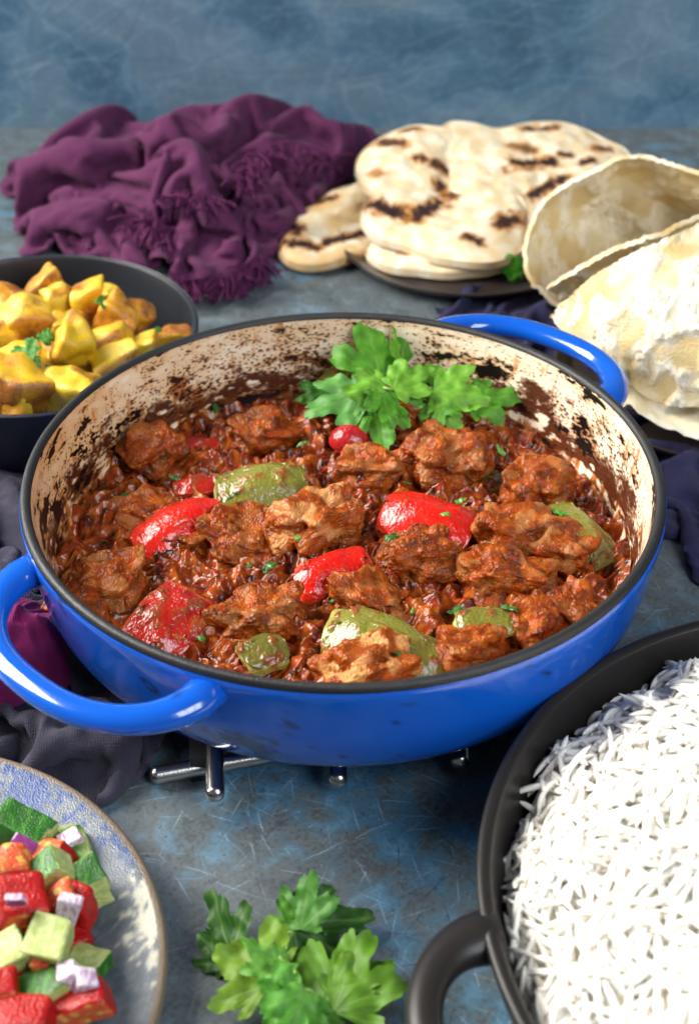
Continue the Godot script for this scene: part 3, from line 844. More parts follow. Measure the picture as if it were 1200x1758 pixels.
# ---------------------------------------------------------------- breads
func outline(points: Array) -> Array:   # [centre, Callable angle -> radius] of a closed outline on the ground
	var c := Vector2.ZERO
	for p in points: c += Vector2(p.x, p.z) / points.size()
	var a := []
	for p in points: a.append([fposmod((Vector2(p.x, p.z) - c).angle(), TAU), Vector2(p.x, p.z).distance_to(c)])
	a.sort_custom(func(x, y): return x[0] < y[0])
	var n := a.size()
	return [c, func(th: float) -> float:
		th = fposmod(th, TAU)
		var k := 0
		while k < n and a[k][0] < th: k += 1
		var q: Array = a[(k - 1 + n) % n]
		var r: Array = a[k % n]
		var q0: Array = a[(k - 2 + n) % n]
		var r1: Array = a[(k + 1) % n]
		var span := fposmod(r[0] - q[0], TAU)
		var t := fposmod(th - q[0], TAU) / maxf(span, 1e-4)
		return cubic_interpolate(q[1], r[1], q0[1], r1[1], t)]

func naan(points: Array, lift: Callable, thick: float, s: int, chars: Array, toast: float, label: String) -> void:
	var e := outline(points)
	var c: Vector2 = e[0]
	var rad: Callable = e[1]
	var n1 := noise(s, 22.0, FastNoiseLite.TYPE_SIMPLEX_SMOOTH, 2)
	var n2 := noise(s + 1, 60.0, FastNoiseLite.TYPE_SIMPLEX_SMOOTH, 2)
	var n3 := noise(s + 2, 140.0, FastNoiseLite.TYPE_SIMPLEX_SMOOTH, 3)
	var nt := 220
	var radii := []
	for k in nt + 1: radii.append(rad.call(float(k) / nt * TAU))
	var f := func(a: float, b: float) -> Vector3:
		var top := b < 0.62
		var q := b / 0.62 if top else (1.0 - b) / 0.38
		q = sin(q * PI / 2.0) if true else q
		var r: float = radii[int(round(a * nt))] * q
		var x := c.x + cos(a * TAU) * r
		var z := c.y + sin(a * TAU) * r
		var edge := sqrt(maxf(0.0, 1.0 - pow(q, 6.0)))
		var h: float = lift.call(x, z)
		if top:
			var puff := 0.72 + 0.55 * n1.get_noise_2d(x, z) + 0.16 * n2.get_noise_2d(x, z)
			puff += 0.35 * exp(-pow((1.0 - q) / 0.12, 2))
			h += thick * (0.5 + 0.5 * edge * maxf(puff, 0.1)) - thick * 0.5 * (1.0 - edge)
		else:
			h += thick * 0.5 * (1.0 - edge)
			h = maxf(h, 0.001)
		return Vector3(x, h, z)
	var cf := func(_a: float, _b: float, p: Vector3) -> Color:
		var k := n3.get_noise_2d(p.x, p.z)
		var w := n2.get_noise_2d(p.x + 3.0, p.z)
		var col := lin(0.80, 0.63, 0.38).lerp(lin(0.84, 0.75, 0.57), smoothstep(-0.3, 0.4, w))
		col = col.lerp(lin(0.62, 0.36, 0.11), clampf(toast * (0.3 + 0.9 * n1.get_noise_2d(p.x, p.z + 5.0)), 0, 0.7))
		for m in chars:
			var d := line_distance(Vector2(p.x, p.z), Vector2(m[0].x, m[0].z), Vector2(m[1].x, m[1].z)).x
			var q: float = d / (m[2] * 1.08) + k * 0.8 + w * 0.4
			col = col.lerp(lin(0.50, 0.20, 0.035), smoothstep(1.75, 0.8, q) * 0.85)
			col = col.lerp(lin(0.10, 0.030, 0.012), smoothstep(1.05, 0.65, q) * 0.95 * m[3])
			col = col.lerp(lin(0.022, 0.012, 0.012), smoothstep(0.65, 0.35, q) * 0.95 * m[3])
		return col
	tag(put("naan", grid(nt, 96, f, cf, true), M.naan), label, "naan bread", "naan breads on and beside the dark plate")

func make_breads() -> void:
	var p := base("plate", Vector3(0.086, 0, -0.400))
	tag(p, "flat dark brown plate under the stack of charred naan breads", "plate")
	var prof := [Vector2(0.0005, 0.006), Vector2(0.070, 0.006), Vector2(0.082, 0.009), Vector2(0.0895, 0.0125), Vector2(0.0908, 0.0118), Vector2(0.0885, 0.0085), Vector2(0.074, 0.001), Vector2(0.06, 0.0), Vector2(0.0005, 0.0)]
	put("dish", lathe(smooth_profile(prof, 48), 120), M.brown_glaze, p)
	# the bread that lies half off the plate at the left
	naan([Vector3(-0.0466, 0.0100, -0.3816), Vector3(-0.0384, 0.0140, -0.4097), Vector3(-0.0226, 0.0160, -0.4532), Vector3(0.0030, 0.0180, -0.4841), Vector3(0.0204, 0.0180, -0.4841), Vector3(0.0283, 0.0160, -0.4386), Vector3(0.0255, 0.0120, -0.3910), Vector3(-0.0010, 0.0080, -0.3663), Vector3(-0.0291, 0.0060, -0.3590)],
		func(x, z): return 0.003 + 0.02 * clampf(x + 0.03, 0, 0.1), 0.0125, 301,
		[[Vector3(-0.0438, 0.0140, -0.3852), Vector3(-0.0213, 0.0140, -0.3781), 0.0048, 1.0], [Vector3(-0.0133, 0.0140, -0.3852), Vector3(0.0153, 0.0140, -0.3978), 0.0046, 1.0], [Vector3(-0.0385, 0.0160, -0.4149), Vector3(-0.0332, 0.0160, -0.4010), 0.006, 0.9], [Vector3(-0.0204, 0.0180, -0.4509), Vector3(-0.0120, 0.0180, -0.4558), 0.0055, 0.9], [Vector3(-0.0010, 0.0100, -0.3599), Vector3(0.0111, 0.0100, -0.3685), 0.003, 0.3]], 1.5,
		"toasted naan bread lying half off the plate beside the purple scarf")
	naan([Vector3(0.0143, 0.0140, -0.3737), Vector3(0.0229, 0.0130, -0.3541), Vector3(0.0503, 0.0120, -0.3426), Vector3(0.0818, 0.0120, -0.3409), Vector3(0.1018, 0.0120, -0.3459), Vector3(0.1142, 0.0200, -0.3577), Vector3(0.1056, 0.0200, -0.4021), Vector3(0.0609, 0.0200, -0.4113), Vector3(0.0233, 0.0200, -0.3884)],
		func(_x, _z): return 0.0075, 0.0115, 302, [[Vector3(0.0389, 0.0190, -0.3613), Vector3(0.0509, 0.0190, -0.3639), 0.004, 0.0]], 0.1,
		"pale naan bread at the bottom of the stack, only its front edge showing")
	naan([Vector3(0.0775, 0.0450, -0.5127), Vector3(0.1120, 0.0450, -0.5050), Vector3(0.1392, 0.0450, -0.5160), Vector3(0.1658, 0.0450, -0.5182), Vector3(0.1942, 0.0420, -0.4980), Vector3(0.2092, 0.0360, -0.4832), Vector3(0.1944, 0.0300, -0.4282), Vector3(0.1633, 0.0250, -0.3739), Vector3(0.1224, 0.0220, -0.3624), Vector3(0.0915, 0.0300, -0.3816), Vector3(0.0696, 0.0400, -0.4356)],
		func(x, z): return 0.018 + clampf(-(z + 0.36) * 0.16, 0, 0.05) - clampf((x - 0.10) * 0.06, 0, 0.02), 0.012, 303,
		[[Vector3(0.1227, 0.0450, -0.4524), Vector3(0.1484, 0.0450, -0.4565), 0.0050, 1.0], [Vector3(0.1318, 0.0400, -0.4115), Vector3(0.1549, 0.0400, -0.4356), 0.0048, 1.0], [Vector3(0.1225, 0.0460, -0.4749), Vector3(0.1351, 0.0460, -0.4728), 0.0046, 0.5], [Vector3(0.1353, 0.0480, -0.5001), Vector3(0.1552, 0.0480, -0.5033), 0.0050, 0.7], [Vector3(0.1722, 0.0380, -0.4570), Vector3(0.1790, 0.0380, -0.4601), 0.0045, 1.0], [Vector3(0.1855, 0.0400, -0.4793), Vector3(0.1919, 0.0400, -0.4793), 0.005, 0.6], [Vector3(0.1579, 0.0450, -0.4668), Vector3(0.1645, 0.0450, -0.4688), 0.003, 0.9], [Vector3(0.1093, 0.0450, -0.4424), Vector3(0.1137, 0.0450, -0.4444), 0.004, 0.4], [Vector3(0.1075, 0.0300, -0.3816), Vector3(0.1182, 0.0300, -0.3889), 0.0055, 0.85]], 0.25,
		"naan bread at the far right of the stack, reaching behind the papadums")
	naan([Vector3(0.0080, 0.0460, -0.4471), Vector3(0.0107, 0.0520, -0.4745), Vector3(0.0245, 0.0560, -0.4939), Vector3(0.0463, 0.0580, -0.5033), Vector3(0.0655, 0.0580, -0.4978), Vector3(0.0849, 0.0560, -0.4961), Vector3(0.1035, 0.0540, -0.4836), Vector3(0.1180, 0.0460, -0.4224), Vector3(0.1277, 0.0360, -0.3783), Vector3(0.1212, 0.0300, -0.3552), Vector3(0.1004, 0.0260, -0.3375), Vector3(0.0733, 0.0260, -0.3400), Vector3(0.0425, 0.0260, -0.3562), Vector3(0.0190, 0.0280, -0.3696), Vector3(0.0103, 0.0320, -0.3911), Vector3(0.0194, 0.0400, -0.4115)],
		func(x, z): return 0.0165 + clampf(-(z + 0.345) * 0.16, 0, 0.05) + 0.0045 * sin((x + z * 0.5) * 60.0) * smoothstep(-0.36, -0.42, z), 0.0115, 304,
		[[Vector3(0.0192, 0.0350, -0.3940), Vector3(0.0492, 0.0350, -0.3849), 0.0055, 1.0], [Vector3(0.0492, 0.0360, -0.3855), Vector3(0.0661, 0.0380, -0.4035), 0.0058, 1.0], [Vector3(0.0265, 0.0550, -0.4812), Vector3(0.0411, 0.0550, -0.4706), 0.0056, 0.75], [Vector3(0.0460, 0.0580, -0.4946), Vector3(0.0523, 0.0580, -0.4913), 0.0052, 0.7], [Vector3(0.0814, 0.0550, -0.4717), Vector3(0.1026, 0.0550, -0.4717), 0.0055, 1.1], [Vector3(0.0524, 0.0500, -0.4502), Vector3(0.0717, 0.0500, -0.4431), 0.0042, 0.9], [Vector3(0.0669, 0.0480, -0.4277), Vector3(0.0704, 0.0470, -0.4154), 0.0042, 0.9], [Vector3(0.0724, 0.0460, -0.4147), Vector3(0.0892, 0.0470, -0.4221), 0.0048, 1.0], [Vector3(0.0195, 0.0500, -0.4331), Vector3(0.0228, 0.0500, -0.4302), 0.004, 0.2], [Vector3(0.0821, 0.0320, -0.3616), Vector3(0.0916, 0.0320, -0.3564), 0.0036, 0.9], [Vector3(0.1068, 0.0340, -0.3752), Vector3(0.1172, 0.0340, -0.3806), 0.0058, 0.9], [Vector3(0.1354, 0.0400, -0.4067), Vector3(0.1399, 0.0400, -0.4105), 0.003, 0.5]], 0.22,
		"large puffy naan bread on top of the stack with dark char marks")
	var o := base("coriander_leaf", Vector3(0.1132, 0.0140, -0.3421))
	tag(o, "small bright green coriander leaf on the plate rim below the naan stack", "herb leaf")
	place_leaf("blade", o, leaf_mesh(71, 1.0, 0.3, 0.3, lin(0.05, 0.28, 0.012), lin(0.1, 0.3, 0.04)), Vector3(0.1190, 0.0160, -0.3417), Vector3(0.1050, 0.0160, -0.3383), Vector3(0, 0.6, 0.8))
	place_leaf("blade", o, leaf_mesh(72, 1.0, 0.3, 0.3, lin(0.05, 0.28, 0.012), lin(0.1, 0.3, 0.04)), Vector3(0.1174, 0.0200, -0.3491), Vector3(0.1127, 0.0140, -0.3355), Vector3(0, 0.5, 0.9))

func papadum(centre: Vector3, turn: Basis, r: float, curl: Vector2, wave: float, s: int, label: String) -> void:
	var n1 := noise(s, 11.0, FastNoiseLite.TYPE_SIMPLEX_SMOOTH, 2)
	var n2 := noise(s + 1, 45.0)
	var cells := noise(s + 2, 115.0, FastNoiseLite.TYPE_CELLULAR)
	var big := noise(s + 3, 42.0, FastNoiseLite.TYPE_CELLULAR)
	var sheet := func(x: float, z: float) -> float:
		var h := curl.x * x * x + curl.y * z * z
		var q := Vector2(x, z).length() / r
		h += wave * n1.get_noise_2d(x, z) * (0.35 + q)
		var p := Vector3(x, 0, z)
		var dense := smoothstep(-0.35, 0.35, n2.get_noise_2d(x, z))
		h += 0.0022 * grain(cells, p) * (0.25 + 0.75 * dense) + 0.0055 * maxf(0.0, grain(big, p) - 0.45) * smoothstep(0.15, 0.5, n2.get_noise_2d(x + 4.0, z))
		return h
	var f := func(a: float, b: float) -> Vector3:
		var top := b < 0.5
		var q := b * 2.0 if top else 2.0 - b * 2.0
		var rr := r * q * (1.0 + 0.03 * sin(a * TAU * 3.0 + s) + 0.02 * sin(a * TAU * 7.0 + s * 2.0))
		var x := cos(a * TAU) * rr
		var z := sin(a * TAU) * rr
		return turn * Vector3(x, sheet.call(x, z) + (0.0007 if top else -0.0007) * (1.0 - pow(q, 20.0)), z)
	var cf := func(_a: float, _b: float, p: Vector3) -> Color:
		var k := n2.get_noise_3dv(p * 0.8)
		var c := lin(0.85, 0.76, 0.52).lerp(lin(0.90, 0.85, 0.70), smoothstep(-0.3, 0.3, k))
		return c.lerp(lin(0.66, 0.46, 0.20), smoothstep(0.15, 0.5, n1.get_noise_3dv(p * 2.0)) * 0.5)
	tag(put("papadum", grid(200, 110, f, cf, true), M.papadum, null, centre), label, "papadum", "papadums on the brown plate")

func sheet(rows: Array, s: int, bubbly: float, label: String) -> void:   # a fried sheet laid through rows of points
	var nu := 190
	var nv := 96
	var lines := []
	for r in rows: lines.append(spline(r, nu))
	var n1 := noise(s, 14.0, FastNoiseLite.TYPE_SIMPLEX_SMOOTH, 2)
	var n2 := noise(s + 1, 34.0, FastNoiseLite.TYPE_SIMPLEX_SMOOTH, 2)
	var cells := noise(s + 2, 290.0, FastNoiseLite.TYPE_CELLULAR)
	var big := noise(s + 3, 60.0, FastNoiseLite.TYPE_CELLULAR)
	var mid := []
	for i in nu + 1:
		var col := []
		for l in lines: col.append(l[i])
		mid.append(spline(col, nv))
	var top := []
	var low := []
	for i in nu + 1:
		var a := []
		var b := []
		for j in nv + 1:
			var p: Vector3 = mid[i][j]
			var du: Vector3 = mid[mini(i + 1, nu)][j] - mid[maxi(i - 1, 0)][j]
			var dv: Vector3 = mid[i][mini(j + 1, nv)] - mid[i][maxi(j - 1, 0)]
			var n := dv.cross(du).normalized()
			if n.y + n.z < 0.0: n = -n
			var dense := smoothstep(-0.15, 0.25, n2.get_noise_3dv(p)) * bubbly
			dense = maxf(dense, bubbly * smoothstep(0.16, 0.0, float(j) / nv))
			var h := 0.0035 * n1.get_noise_3dv(p) + 0.0026 * grain(cells, p) * dense + 0.0045 * maxf(0.0, grain(big, p) - 0.55) * smoothstep(0.0, 0.4, n2.get_noise_3dv(p + Vector3(4, 0, 0))) * bubbly
			var fat := 0.0007 + 0.0011 * bubbly * smoothstep(0.10, 0.0, float(j) / nv)
			a.append(p + n * (h + fat))
			b.append(p + n * (h - fat))
		top.append(a)
		low.append(b)
	var f := func(a: float, b: float) -> Vector3:
		var i := int(round(a * nu))
		var j := int(round(b * (2 * nv + 2)))
		if j == 2 * nv + 2: return top[i][0]
		return top[i][j] if j <= nv else low[i][2 * nv + 1 - j]
	var cf := func(_a: float, _b: float, p: Vector3) -> Color:
		var k := n2.get_noise_3dv(p * 0.8)
		var c := lin(0.68, 0.52, 0.25).lerp(lin(0.76, 0.65, 0.41), smoothstep(-0.25, 0.25, k))
		c = c.lerp(lin(0.62, 0.41, 0.14), smoothstep(0.0, 0.4, n1.get_noise_3dv(p * 1.7)) * 0.6)
		return c.lerp(lin(0.90, 0.86, 0.74), smoothstep(0.25, 0.7, grain(cells, p)) * 0.8 * bubbly * smoothstep(-0.2, 0.2, n2.get_noise_3dv(p)))
	tag(put("papadum", grid(nu, 2 * nv + 2, f, cf), M.papadum), label, "papadum", "papadums on the brown plate")

func make_papadums() -> void:
	var p := base("plate", Vector3(0.235, 0, -0.215))
	tag(p, "brown glazed plate under the papadums beside the pan handle", "plate")
	var prof := [Vector2(0.0005, 0.007), Vector2(0.085, 0.007), Vector2(0.098, 0.011), Vector2(0.105, 0.0155), Vector2(0.1065, 0.0145), Vector2(0.103, 0.010), Vector2(0.09, 0.003), Vector2(0.07, 0.002), Vector2(0.0005, 0.002)]
	put("dish", lathe(smooth_profile(prof, 48), 140), M.brown_glaze, p)
	papadum(Vector3(0.238, 0.026, -0.190), Basis(Vector3.BACK, 0.03), 0.086, Vector2(0.5, 0.8), 0.010, 501, "smooth pale papadum lowest on the plate, under the bubbly ones")
	sheet([[Vector3(0.1335, 0.0250, -0.2644), Vector3(0.1119, 0.0500, -0.2792), Vector3(0.1229, 0.0780, -0.3083), Vector3(0.1607, 0.1000, -0.3173), Vector3(0.1899, 0.1050, -0.3201), Vector3(0.2301, 0.1000, -0.2966), Vector3(0.2613, 0.0900, -0.2669)],
		[Vector3(0.1363, 0.0200, -0.2755), Vector3(0.1280, 0.0420, -0.2945), Vector3(0.1497, 0.0520, -0.3281), Vector3(0.1756, 0.0500, -0.3494), Vector3(0.1934, 0.0680, -0.3397), Vector3(0.2229, 0.0540, -0.3455), Vector3(0.2768, 0.0500, -0.3072)],
		[Vector3(0.1471, 0.0180, -0.2806), Vector3(0.1606, 0.0140, -0.3112), Vector3(0.1732, 0.0140, -0.3192), Vector3(0.1937, 0.0140, -0.3273), Vector3(0.2184, 0.0140, -0.3355), Vector3(0.2514, 0.0140, -0.3438), Vector3(0.2871, 0.0140, -0.3273)]], 511, 0.75, "curled papadum standing up at the back beside the naan breads")
	sheet([[Vector3(0.1233, 0.0520, -0.2451), Vector3(0.1377, 0.0680, -0.2374), Vector3(0.1618, 0.0840, -0.2342), Vector3(0.1855, 0.0940, -0.2385), Vector3(0.2233, 0.1000, -0.2604), Vector3(0.2689, 0.0950, -0.2889)],
		[Vector3(0.1337, 0.0420, -0.2450), Vector3(0.1513, 0.0500, -0.2488), Vector3(0.1743, 0.0600, -0.2548), Vector3(0.1974, 0.0640, -0.2678), Vector3(0.2337, 0.0660, -0.2900), Vector3(0.2781, 0.0600, -0.3037)],
		[Vector3(0.1433, 0.0220, -0.2513), Vector3(0.1638, 0.0250, -0.2570), Vector3(0.1874, 0.0280, -0.2702), Vector3(0.2113, 0.0300, -0.2818), Vector3(0.2478, 0.0300, -0.2974), Vector3(0.2817, 0.0300, -0.2974)]], 521, 0.8, "papadum with a thick white edge between the curled one and the front one")
	sheet([[Vector3(0.1269, 0.0420, -0.2248), Vector3(0.1399, 0.0680, -0.2121), Vector3(0.1584, 0.0840, -0.2093), Vector3(0.1816, 0.0950, -0.2148), Vector3(0.2226, 0.1020, -0.2406), Vector3(0.2638, 0.1000, -0.2541)],
		[Vector3(0.1277, 0.0470, -0.2036), Vector3(0.1447, 0.0680, -0.1831), Vector3(0.1621, 0.0810, -0.1747), Vector3(0.1801, 0.0900, -0.1717), Vector3(0.2113, 0.0960, -0.1775), Vector3(0.2485, 0.0950, -0.1829)],
		[Vector3(0.1359, 0.0430, -0.1889), Vector3(0.1521, 0.0540, -0.1658), Vector3(0.1690, 0.0620, -0.1524), Vector3(0.1854, 0.0670, -0.1471), Vector3(0.2085, 0.0720, -0.1450), Vector3(0.2438, 0.0720, -0.1450)],
		[Vector3(0.1552, 0.0300, -0.1828), Vector3(0.1665, 0.0320, -0.1617), Vector3(0.1774, 0.0330, -0.1465), Vector3(0.1893, 0.0360, -0.1376), Vector3(0.2101, 0.0400, -0.1296), Vector3(0.2446, 0.0420, -0.1265)]], 531, 1.0, "bubbly golden papadum leaning at the front of the stack")

# ---------------------------------------------------------------- potatoes, salad and rice
func chunk_of(called: String, at: Vector3, size: Vector3, turn: Vector3, sharp: float, level: int, material: Material, colour: Callable, planes: Array, lump: float, label: String, category: String, group: String) -> void:
	var n := noise(hash(label) % 1000, 0.9)
	var hit := {}
	var b := Basis.from_euler(turn * PI / 180.0)
	var f := func(d: Vector3) -> Vector3:
		var e := cut(planes, sharp, d)
		var p: Vector3 = d * e[0]
		hit[d] = e[1]
		return b * (p * (1.0 + lump * n.get_noise_3dv(p / size.length() * 3.0)))
	var cf := func(d: Vector3, p: Vector3) -> Color: return colour.call(hit[d], p + at, d)
	tag(put(called, blob(level, f, cf), material, null, at), label, category, group)

func make_potatoes() -> void:
	var o := base("serving_pan", Vector3(-0.1803, 0, -0.1986))
	tag(o, "round black pan of roast potatoes behind the blue braiser at the purple scarf", "pan")
	var prof := [Vector2(0.0005, 0.006), Vector2(0.070, 0.006), Vector2(0.079, 0.009), Vector2(0.0855, 0.022), Vector2(0.0905, 0.047), Vector2(0.0920, 0.0502), Vector2(0.0940, 0.0500), Vector2(0.0945, 0.0475), Vector2(0.0905, 0.022), Vector2(0.084, 0.005), Vector2(0.078, 0.0005), Vector2(0.0005, 0.0005)]
	put("bowl", lathe(smooth_profile(prof, 80), 160), M.blue_black_pan, o)
	var tone := noise(71, 45.0, FastNoiseLite.TYPE_SIMPLEX_SMOOTH, 3)
	var fine := noise(72, 320.0, FastNoiseLite.TYPE_SIMPLEX_SMOOTH, 2)
	# place, size in millimetres, turn, how browned
	var bits := [
		[Vector3(-0.1892, 0.0520, -0.2073), Vector3(27, 26, 24), Vector3(10, 20, 40), 0.35, "big pointed potato wedge at the left edge with a browned flank"],
		[Vector3(-0.2063, 0.0500, -0.2363), Vector3(22, 20, 20), Vector3(30, 50, 10), 0.7, "browned potato piece cut by the frame edge, behind the pointed wedge"],
		[Vector3(-0.1854, 0.0480, -0.2547), Vector3(24, 15, 20), Vector3(0, 20, 25), 0.8, "orange brown potato piece at the very back of the pan"],
		[Vector3(-0.1736, 0.0500, -0.2327), Vector3(16, 22, 18), Vector3(5, 40, 5), 0.1, "pale yellow upright potato piece between two browned ones"],
		[Vector3(-0.1558, 0.0520, -0.2327), Vector3(17, 25, 17), Vector3(0, 15, -8), 0.25, "tall yellow potato piece with a bright cut top"],
		[Vector3(-0.1484, 0.0400, -0.2575), Vector3(18, 14, 16), Vector3(0, 60, 0), 0.3, "small half hidden yellow potato piece behind the brown wedge"],
		[Vector3(-0.1352, 0.0470, -0.2161), Vector3(24, 24, 20), Vector3(0, -30, -35), 0.75, "brown crusted potato wedge near the right wall of its pan"],
		[Vector3(-0.1257, 0.0400, -0.2284), Vector3(14, 24, 22), Vector3(0, -20, -30), 0.9, "dark skin side potato piece behind the brown wedge"],
		[Vector3(-0.1541, 0.0560, -0.1721), Vector3(22, 27, 18), Vector3(10, 30, -25), 0.5, "toasted potato wedge standing in the middle of the pile"],
		[Vector3(-0.1361, 0.0480, -0.1870), Vector3(26, 17, 18), Vector3(5, 15, 15), 0.7, "long browned potato piece right of the standing wedge"],
		[Vector3(-0.1658, 0.0480, -0.2046), Vector3(18, 14, 16), Vector3(0, 10, 0), 0.2, "yellow potato cube tucked behind the standing wedge"],
		[Vector3(-0.1835, 0.0540, -0.1613), Vector3(24, 14, 22), Vector3(-5, 0, 20), 0.3, "yellow potato piece with green herb leaves on top"],
		[Vector3(-0.1778, 0.0540, -0.1303), Vector3(34, 28, 26), Vector3(10, 25, -12), 0.6, "largest potato chunk, browned on top, at the front left"],
		[Vector3(-0.1511, 0.0500, -0.1331), Vector3(33, 24, 24), Vector3(15, -8, 10), 0.05, "bright yellow potato block right at the front rim"],
		[Vector3(-0.1318, 0.0450, -0.1724), Vector3(26, 14, 20), Vector3(0, 20, 12), 0.2, "yellow potato slice leaning on the front rim"],
		[Vector3(-0.1198, 0.0420, -0.1892), Vector3(22, 13, 20), Vector3(0, 10, 10), 0.3, "small yellow potato slice low beside the right wall"],
		[Vector3(-0.1017, 0.0400, -0.2061), Vector3(26, 12, 16), Vector3(0, 15, 14), 0.95, "thin orange potato edge peeping over the braiser rim"],
		[Vector3(-0.1847, 0.0440, -0.1234), Vector3(26, 14, 16), Vector3(0, 0, 10), 0.15, "low yellow potato piece at the front left rim"],
		[Vector3(-0.1695, 0.0420, -0.1793), Vector3(20, 16, 18), Vector3(0, 30, 0), 0.3, "yellow potato piece sunk between the herb leaves and the wedge"],
		[Vector3(-0.2015, 0.0450, -0.1942), Vector3(24, 20, 20), Vector3(0, 30, 10), 0.7, "browned potato corner at the frame edge above the herbs"],
		[Vector3(-0.1530, 0.0340, -0.2411), Vector3(30, 20, 30), Vector3(0, 30, 0), 0.5, "potato piece buried low in the middle of the pile"],
		[Vector3(-0.1866, 0.0340, -0.2164), Vector3(30, 20, 24), Vector3(0, 30, 0), 0.5, "potato piece buried low at the left of the pile"],
		[Vector3(-0.1488, 0.0300, -0.1926), Vector3(30, 20, 24), Vector3(0, 30, 0), 0.5, "potato piece buried under the bright yellow block"],
	]
	for q in bits:
		var size: Vector3 = q[1] / 1000.0
		var pl := box_planes(size, 0.28)
		for k in 3:
			pl.append([Vector3(rng.randf_range(-1, 1), rng.randf_range(-0.6, 1), rng.randf_range(-1, 1)).normalized(), (size.x + size.y + size.z) / 6.0 * rng.randf_range(0.92, 1.2)])
		var brown: float = q[3]
		var crust := rng.randi() % pl.size()
		var col := func(k: int, p: Vector3, _d: Vector3) -> Color:
			var t := tone.get_noise_3dv(p)
			var f := fine.get_noise_3dv(p)
			var c := lin(0.72, 0.44, 0.012).lerp(lin(0.80, 0.58, 0.06), smoothstep(-0.3, 0.4, t))
			var more := brown + (0.35 if (k + crust) % 3 == 0 else -0.15)
			c = c.lerp(lin(0.55, 0.21, 0.018), clampf(smoothstep(0.15, 0.75, more + t * 0.7 + f * 0.2) * 0.9, 0, 1))
			return c.lerp(lin(0.26, 0.085, 0.015), clampf(smoothstep(0.75, 1.15, more + t * 0.8 + f * 0.35), 0, 0.85))
		chunk_of("potato_piece", q[0], size, q[2], 7.5, 4, M.potato, col, pl, 0.18, q[4], "potato", "roast potatoes in the black pan")
	var h := base("chopped_coriander", Vector3(-0.1766, 0.0660, -0.1488))
	tag(h, "few green coriander leaves scattered over the roast potatoes", "herb leaves")
	var hs := 80
	for l in [[Vector3(-0.1691, 0.0680, -0.1380), Vector3(-0.1834, 0.0700, -0.1446), 0.9], [Vector3(-0.1699, 0.0680, -0.1392), Vector3(-0.1699, 0.0620, -0.1307), 0.6], [Vector3(-0.1714, 0.0600, -0.1666), Vector3(-0.1702, 0.0620, -0.1816), 0.5], [Vector3(-0.1717, 0.0560, -0.1721), Vector3(-0.1670, 0.0580, -0.1753), 0.8], [Vector3(-0.1441, 0.0620, -0.2075), Vector3(-0.1360, 0.0580, -0.2218), 0.5], [Vector3(-0.1662, 0.0600, -0.1401), Vector3(-0.1593, 0.0600, -0.1370), 0.5], [Vector3(-0.1103, 0.0500, -0.2025), Vector3(-0.1074, 0.0450, -0.1975), 0.4]]:
		hs += 1
		place_leaf("leaf", h, leaf_mesh(hs, l[2], 0.2, 0.3, lin(0.07, 0.22, 0.03), lin(0.15, 0.33, 0.08)), l[0], l[1], Vector3(0.1, 0.8, 0.5))

